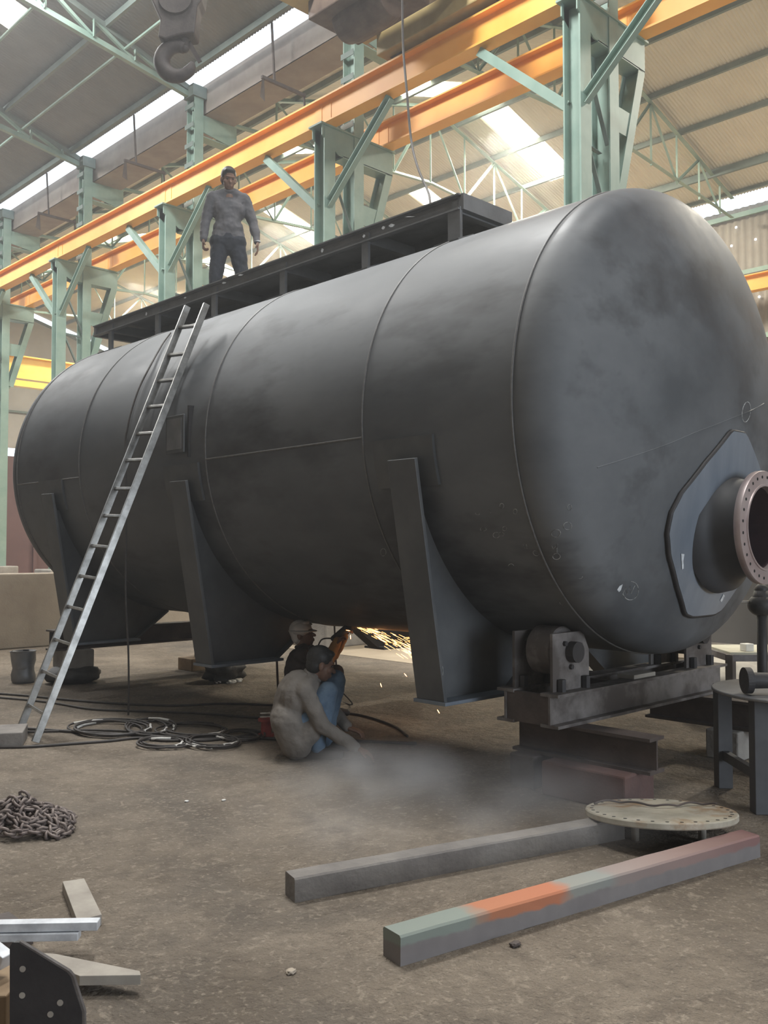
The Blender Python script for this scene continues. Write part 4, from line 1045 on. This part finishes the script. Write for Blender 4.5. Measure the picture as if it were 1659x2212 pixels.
# ------------------------------------------------------------------ people
def blob(name, prims, voxel, m, parent, disp=0.0, smooth_it=2):
    b = MB()
    for p in prims:
        if p[0] == 'c': b.cone(p[1], p[2], p[3], p[4], 14)
        else: b.ball(p[1], p[2], 18, 12, p[3] if len(p) > 3 else None)
    o = b.build(name, m, parent, smooth=True, local=True)
    rm = o.modifiers.new('merge', 'REMESH'); rm.mode = 'VOXEL'; rm.voxel_size = voxel; rm.use_smooth_shade = True
    sm = o.modifiers.new('soften', 'SMOOTH'); sm.iterations = smooth_it; sm.factor = .5
    if disp:
        tx = bpy.data.textures.new('folds', 'CLOUDS'); tx.noise_scale = .09
        dm = o.modifiers.new('folds', 'DISPLACE'); dm.texture = tx; dm.strength = disp; dm.mid_level = .5
    return o
V = Vector
def hand_prims(wr, d, palm_n, thumb_side, curl=.5, k=1.0):
    # wr wrist, d direction of the hand, palm_n normal out of the palm, thumb_side +-1 along the cross vector
    d = V(d).normalized(); n = (V(palm_n) - d*V(palm_n).dot(d)).normalized(); sd = d.cross(n).normalized()*thumb_side
    wr = V(wr); P_ = []
    for q in (-.028, -.010, .010, .028): P_.append(('c', wr + d*.01*k + sd*q*.6*k, .016*k, wr + d*.085*k + sd*q*k, .013*k))
    for q, L in ((.032, .072), (.011, .080), (-.010, .075), (-.030, .058)):
        b0 = wr + d*.085*k + sd*q*k; L *= k
        b1 = b0 + (d*math.cos(curl*.6) + n*math.sin(curl*.6))*L*.45
        b2 = b1 + (d*math.cos(curl*1.6) + n*math.sin(curl*1.6))*L*.32
        b3 = b2 + (d*math.cos(curl*2.4) + n*math.sin(curl*2.4))*L*.25
        P_ += [('c', b0, .0095*k, b1, .0088*k), ('c', b1, .0088*k, b2, .0082*k), ('c', b2, .0082*k, b3, .0072*k)]
    t0 = wr + d*.025*k + sd*.026*k; t1 = t0 + (d*.7 + sd*.7 + n*.3).normalized()*.040*k; t2 = t1 + (d*.92 + sd*.2 + n*.4).normalized()*.034*k
    P_ += [('c', t0, .014*k, t1, .0105*k), ('c', t1, .0105*k, t2, .0085*k)]
    return P_
def head_prims(c, look, up=(0, 0, 1), k=1.0):
    look = V(look).normalized(); up = V(up); sd = look.cross(up).normalized(); up = sd.cross(look).normalized()
    R = Matrix((sd, look, up)).transposed(); c = V(c)
    T = lambda x, y, z: c + R @ V((x*k, y*k, z*k))
    P_ = [('e', T(0, -.012, .03), (.074*k, .092*k, .092*k), R), ('e', T(0, .028, -.035), (.060*k, .062*k, .080*k), R), ('e', T(0, .045, -.088), (.034*k, .032*k, .028*k), R),
          ('c', T(0, .086, -.008), .009*k, T(0, .108, -.036), .014*k), ('e', T(0, .08, .022), (.055*k, .016*k, .012*k), R),
          ('e', T(0, .083, -.066), (.026*k, .014*k, .008*k), R), ('e', T(0, .083, -.078), (.022*k, .012*k, .007*k), R)]
    for s_ in (-1, 1):
        P_ += [('e', T(s_*.076, -.006, -.012), (.012*k, .020*k, .033*k), R), ('e', T(s_*.042, .056, -.03), (.024*k, .022*k, .025*k), R)]
    hair = [('e', T(0, -.020, .042), (.082*k, .096*k, .092*k), R), ('e', T(0, -.045, -.01), (.075*k, .062*k, .075*k), R), ('e', T(0, .045, .085), (.060*k, .04*k, .025*k), R)]
    eyes = [T(-.031, .078, .002), T(.031, .078, .002)]
    return P_, hair, eyes, T
def person(name, loc, rz, lab, J, look, up=(0, 0, 1), k=1.0, body_m='skin', top=None, bottom=None, hair_m='hair', handspec=None, extra=None, fat=1.0):
    r = root(name, loc, lab, 'person'); r.rotation_euler = (0, 0, rz)
    j = {n: V(p)*k for n, p in J.items()}
    H, hair, eyes, T = head_prims(j['head'], look, up, k*1.06)
    B = list(H)
    B += [('c', j['neck'], .058*k, j['head'] + (j['neck'] - j['head'])*.35, .055*k)]
    def seg(a, b_, ra, rb): return ('c', j[a], ra*k, j[b_], rb*k)
    tor = [seg('pelvis', 'waist', .125*fat, .125*fat), seg('waist', 'chest', .125*fat, .14*fat), seg('chest', 'neck', .12, .065), seg('shL', 'shR', .052, .052), seg('hipL', 'hipR', .105, .105)]
    side = (j['shR'] - j['shL']).normalized()
    tor += [('c', j['chest'] - side*.07*k, .115*k*fat, j['chest'] + side*.07*k, .115*k*fat), ('c', j['waist'] - side*.05*k, .11*k*fat, j['waist'] + side*.05*k, .11*k*fat), ('c', j['shL'], .055*k, j['chest'], .11*k), ('c', j['shR'], .055*k, j['chest'], .11*k), ('c', j['shL'], .045*k, j['neck'], .05*k), ('c', j['shR'], .045*k, j['neck'], .05*k)]
    arms = []; legs = []; hands = []; feet = []
    for q in 'LR':
        arms += [seg('sh' + q, 'el' + q, .056, .043), seg('el' + q, 'wr' + q, .041, .029)]
        legs += [seg('hip' + q, 'kn' + q, .092, .060), seg('kn' + q, 'an' + q, .060, .042)]
        hs = handspec[q]; hands += hand_prims(j['wr' + q], hs[0], hs[1], hs[2], hs[3], k)
        a = j['an' + q]; fd = V(J.get('toe' + q)) * k - a; fd.z = 0; fd.normalize(); ft = a + V((0, 0, -.045*k))
        feet += [('c', ft - fd*.05*k, .038*k, ft + fd*.12*k + V((0, 0, -.005)), .036*k), ('c', ft + fd*.1*k, .036*k, ft + fd*.17*k + V((0, 0, -.008)), .028*k), ('c', ft, .035*k, a, .042*k)]
    sh = lambda L_, f: [(p[0], p[1], p[2]*f, p[3], p[4]*f) if p[0] == 'c' else p for p in L_]
    blob('body', B + sh(tor, .9) + sh(arms, .88) + hands + sh(legs, .88) + sh(feet, .85), .0065 * k, body_m, r)
    blob('hair', hair, .009, hair_m, r)
    for e in eyes: 
        b = MB(); b.ball(e, (.0115*k, .0110*k, .0080*k), 12, 8); b.build('eye', 'eye', r, smooth=True, local=True)
    grow = lambda L_, e: [(p[0], p[1], p[2] + e, p[3], p[4] + e) if p[0] == 'c' else p for p in L_]
    arms_s = []
    for p in arms: arms_s.append(p)
    # sleeves stop at the wrists
    for i in (1, 3):
        p = arms_s[i]; arms_s[i] = (p[0], p[1], p[2], p[1] + (p[3] - p[1])*.93, p[4])
    hm = j['pelvis'] + (j['waist'] - j['pelvis'])*.25
    T_ = [seg('chest', 'neck', .115, .05), ('c', hm - side*.075*k, .118*k*fat, hm + side*.075*k, .118*k*fat), ('c', hm, .12*k*fat, j['waist'], .12*k*fat)]
    blob('shirt', grow(tor[1:2] + tor[3:4] + tor[5:], .014) + T_ + grow(arms_s, .016) + (extra or {}).get('shirt', []), .011, top, r, disp=.02 if fat > 1.1 else .03)
    blob('trousers', grow([tor[4], seg('pelvis', 'pelvis2', .115*fat, .10*fat)] + legs, .016), .011, bottom, r, disp=.02)
    blob('shoes', grow(feet, .006), .010, 'shoe', r)
    b = MB(); n_ = j['neck']; ring = []
    d = (j['head'] - j['neck']).normalized(); a_ = d.orthogonal().normalized(); c_ = d.cross(a_)
    b.tube([n_ + d*.012*k + (a_*math.cos(t) + c_*math.sin(t))*.064*k for t in [2*PI*i/20 for i in range(20)]], .017*k, 8, closed=True); b.build('collar', top, r, smooth=True, local=True)
    return r, j, T
# man standing on top of the tank, facing the camera (local -Y faces the camera)
sx, sy = 6.20, 9.03
rz = math.atan2(-sy, -sx) + PI/2
J = dict(pelvis=(0, 0, .95), pelvis2=(0, .0, .90), waist=(.0, -.0, 1.08), chest=(0, .01, 1.30), neck=(.01, -.01, 1.50), head=(.0, -.055, 1.635),
         shL=(-.175, 0, 1.435), shR=(.175, 0, 1.435), elL=(-.255, .02, 1.17), elR=(.275, .02, 1.18), wrL=(-.275, -.04, .93), wrR=(.325, -.05, .93),
         hipL=(-.09, 0, .93), hipR=(.09, 0, .93), knL=(-.135, -.03, .50), knR=(.165, -.03, .50), anL=(-.14, .03, .085), anR=(.19, .03, .085), toeL=(-.17, -.3, 0), toeR=(.24, -.3, 0))
b = MB(); b.box((6.2, sy, 4.205), (.3, .9, .07)); tag(b.build('wooden_plank', 'steel_tan', bevel=.005), 'short plank under the feet of the man on the tank', 'plank')
pr_, j_, T_ = person('person', (sx, sy, 4.24), rz, 'man in grey shirt and dark trousers standing on top of the tank', J, (.25, -1, -.35), k=1.045,
       top='shirt_grey', bottom='trouser', handspec={'L': ((0, -.1, -1), (1, 0, 0), 1, .9), 'R': ((0.05, -.1, -1), (-1, 0, 0), -1, .35)})
b = MB(); b.tube([j_['wrR'] + V((0, 0, .01)) + V((.034*math.cos(t), .036*math.sin(t), 0)) for t in [2*PI*i/18 for i in range(18)]], .008, 6, closed=True); b.build('wrist_watch', 'steel_bright', pr_, smooth=True, local=True)

# squatting man: local +X is the camera's right, +Y away from it
o_ = at(652, 1636, z=0)
J = dict(pelvis=(-.05, .02, .19), pelvis2=(-.02, .02, .17), waist=(-.08, .02, .30), chest=(-.015, .02, .47), neck=(.07, .02, .60), head=(.14, .02, .695),
         shL=(.05, .19, .535), shR=(.03, -.15, .52), elL=(.22, .20, .32), elR=(.17, -.17, .26), wrL=(.34, .12, .20), wrR=(.42, -.17, .105),
         hipL=(-.05, .11, .19), hipR=(-.05, -.07, .19), knL=(.25, .13, .56), knR=(.20, -.05, .50), anL=(.17, .15, .095), anR=(.12, -.08, .095), toeL=(.40, .17, 0), toeR=(.35, -.09, 0))
person('person', o_, -A, 'squatting man in a beige shirt and blue jeans on the floor before the tank', J, (1, .25, -.25), k=1.02,
       top='shirt_beige', bottom='denim', fat=1.22, handspec={'L': ((1, -.2, -.3), (0, 0, -1), 1, .5), 'R': ((1, 0, -.45), (0, 0, -1), -1, .4)},
       extra={'shirt': [('c', V((-.10, -.08, .30)), .14, V((-.03, -.08, .13)), .13), ('c', V((-.10, .10, .30)), .14, V((-.05, .10, .13)), .13), ('c', V((-.02, -.08, .16)), .12, V((.06, -.09, .22)), .11)]})

# worker grinding under the tank
o_ = at(655, 1520, z=0); o_ = cv((652 - 829.5)/F*8.7, 8.7)
J = dict(pelvis=(-.02, 0, .22), pelvis2=(0, 0, .20), waist=(-.03, 0, .36), chest=(0, 0, .52), neck=(.015, 0, .67), head=(.01, 0, .80),
         shL=(.05, .17, .62), shR=(.02, -.17, .62), elL=(.24, .20, .52), elR=(.22, -.12, .50), wrL=(.38, .05, .74), wrR=(.32, -.05, .70),
         hipL=(0, .10, .21), hipR=(0, -.10, .21), knL=(.32, .16, .42), knR=(.30, -.16, .10), anL=(.25, .16, .095), anR=(-.06, -.2, .08), toeL=(.5, .18, 0), toeR=(-.3, -.2, 0))
wk_, jw, TW = person('person', o_, -A, 'crouching worker in a white helmet and dark jacket grinding under the tank', J, (.9, -.25, .25), k=1.0,
       top='jacket', bottom='trouser', hair_m='cap', handspec={'L': ((.4, 0, .8), (.7, 0, -.4), 1, 1.0), 'R': ((.5, .1, .75), (.7, 0, -.4), -1, 1.0)})
for q in 'LR':
    a, c = jw['el' + q], jw['wr' + q]; blob('work_glove', [('c', a + (c - a)*.35, .062, c, .046), ('c', c, .045, c + (c - a).normalized()*.05, .04)], .01, 'glove', wk_, disp=.02)
b = MB(); b.ball(TW(0, .0, .045), (.10, .11, .075), 20, 12); b.lathe([(.105, 0), (.135, -.006), (.135, .0), (.105, .008)], TW(0, .01, .03), (0, 0, 1), 28, closed=True); b.build('helmet', 'cap', wk_, smooth=True, local=True)
# angle grinder in his hands
gc = o_ + ux*.43 + Vector((0, 0, .86))
r = root('angle_grinder', gc, 'dark hand grinder throwing sparks under the tank', 'grinder')
b = MB(); b.cone(gc - ux*.13 - V((0, 0, .10)), .028, gc, .036, 16); b.cone(gc, .036, gc + ux*.06 + V((0, 0, .01)), .03, 16); b.build('body', 'black', r, smooth=True)
dd = (ux*.3 + V((0, 0, 1))).normalized(); b = MB(); b.lathe([(0, 0), (.062, 0), (.062, .005), (0, .005)], gc + ux*.07 + V((0, 0, .025)), dd, 28); b.build('grinding_disc', 'rust_light', r)
b = MB(); b.tube([gc + ux*.01 + V(FW)*.02, gc + ux*.01 + V(FW)*.12], .013, 10); b.build('side_handle', 'black', r)
cable('grinder_cord', [gc - ux*.13 - V((0, 0, .10)), gc - ux*.25 - V((0, 0, .12)) , gc - ux*.27 - V((0, 0, .3)), gc - ux*.1 + V(FW)*.3 - V((0, 0, .6)), V(((gc + V(FW)*.8).x, (gc + V(FW)*.8).y, .012)), V(((gc + V(FW)*2.2 - ux*.6).x, (gc + V(FW)*2.2 - ux*.6).y, .012))], .007, 'cable', 'thin black cord trailing from the grinder')

# sparks: short hot slivers of steel
rnd = random.Random(5); b = MB(); s0 = gc + ux*.10 + V((0, 0, .03)); dw = 8.7
for i in range(120):
    t = rnd.random()**.8; sp = rnd.gauss(0, 1)
    x = 764 + 132*t; y = 1351 + 46*t + sp*13*t**.8 + 8*t*t
    q = at(x, y, d=dw + rnd.uniform(-.15, .15)); ln = rnd.uniform(.012, .05)
    dirv = (ux*1.0 - V((0, 0, 1))*(.36 + .25*t + .05*sp)).normalized()
    b.tube([q - dirv*ln, q, q + dirv*ln], [.0005, .0011, .0005], 4)
for x, y, a in ((823, 1480, 70), (876, 1458, 50), (947, 1537, 60), (1108, 1463, 25), (1097, 1478, 25), (893, 1424, 55), (886, 1408, 45), (752, 1362, 10), (757, 1376, 85)):
    q = at(x, y, d=8.0); dirv = (ux*math.cos(math.radians(a)) - V((0, 0, 1))*math.sin(math.radians(a))); b.tube([q - dirv*.018, q, q + dirv*.018], [.001, .003, .001], 4)
o = b.build('grinding_sparks', 'spark'); tag(o, 'shower of orange sparks flying right from the grinder', 'sparks', kind='stuff')
l = bpy.data.lights.new('spark_light', 'POINT'); l.energy = 0.5; l.color = (1, .5, .2); l.shadow_soft_size = .05
lo = bpy.data.objects.new('spark_light', l); lo.location = s0 + ux*.2 - V((0, 0, .1)); COL.objects.link(lo)

# ------------------------------------------------------------------ smoke low over the floor
def smoke(c, sz, dens, lab, seed):
    b = MB(); b.ball(c, sz, 24, 14); o = b.build('smoke_puff', 'tape', smooth=True)
    m = bpy.data.materials.new('smoke'); m.use_nodes = True; nt = m.node_tree; N = nt.nodes; L = nt.links
    N.remove(N['Principled BSDF']); out = N['Material Output']
    vs = N.new('ShaderNodeVolumeScatter'); vs.inputs['Color'].default_value = (.92, .88, .86, 1)
    tc = N.new('ShaderNodeTexCoord'); mp = N.new('ShaderNodeMapping'); L.new(tc.outputs['Object'], mp.inputs[0])
    mp.inputs['Location'].default_value = (0, 0, -sz[2]/sz[2]); mp.inputs['Scale'].default_value = (1/sz[0], 1/sz[1], 1/sz[2])
    ln = N.new('ShaderNodeVectorMath'); ln.operation = 'LENGTH'; L.new(mp.outputs[0], ln.inputs[0])
    fo = N.new('ShaderNodeMapRange'); fo.inputs[1].default_value = 1.0; fo.inputs[2].default_value = .15; L.new(ln.outputs['Value'], fo.inputs[0])
    ns = N.new('ShaderNodeTexNoise'); ns.inputs['Scale'].default_value = 2.6; ns.inputs['Detail'].default_value = 3; L.new(tc.outputs['Object'], ns.inputs['Vector'])
    nr = N.new('ShaderNodeMapRange'); nr.inputs[1].default_value = .38; nr.inputs[2].default_value = .68; L.new(ns.outputs['Fac'], nr.inputs[0])
    m1 = N.new('ShaderNodeMath'); m1.operation = 'MULTIPLY'; L.new(fo.outputs[0], m1.inputs[0]); L.new(nr.outputs[0], m1.inputs[1])
    m2 = N.new('ShaderNodeMath'); m2.operation = 'MULTIPLY'; m2.inputs[1].default_value = dens; L.new(m1.outputs[0], m2.inputs[0])
    L.new(m2.outputs[0], vs.inputs['Density']); L.new(vs.outputs[0], out.inputs['Volume'])
    o.data.materials[0] = m; tag(o, lab, 'smoke', kind='stuff')
p = at(800, 1722, z=0); smoke((p.x, p.y, .17), (.78, .50, .18), 2.8, 'pale puff of smoke low over the floor in front of the squatting man', 1)
p = at(1000, 1800, z=0); smoke((p.x, p.y, .23), (1.5, 1.2, .22), .8, 'thin dusty haze drifting over the floor by the square bars', 2)

# dusty air filling the hall
b = MB(); b.box((8.4, 14.5, 6.9), (34.6, 56.8, 13.7)); hz = b.build('dust_haze', 'tape')
m = bpy.data.materials.new('dust_haze'); m.use_nodes = True; nt = m.node_tree; nt.nodes.remove(nt.nodes['Principled BSDF'])
v_ = nt.nodes.new('ShaderNodeVolumeScatter'); v_.inputs['Color'].default_value = (.92, .94, .96, 1); v_.inputs['Density'].default_value = .0035; v_.inputs['Anisotropy'].default_value = .55
nt.links.new(v_.outputs[0], nt.nodes['Material Output'].inputs['Volume']); hz.data.materials[0] = m
tag(hz, 'thin dusty haze filling the air of the whole hall', 'haze', kind='stuff')
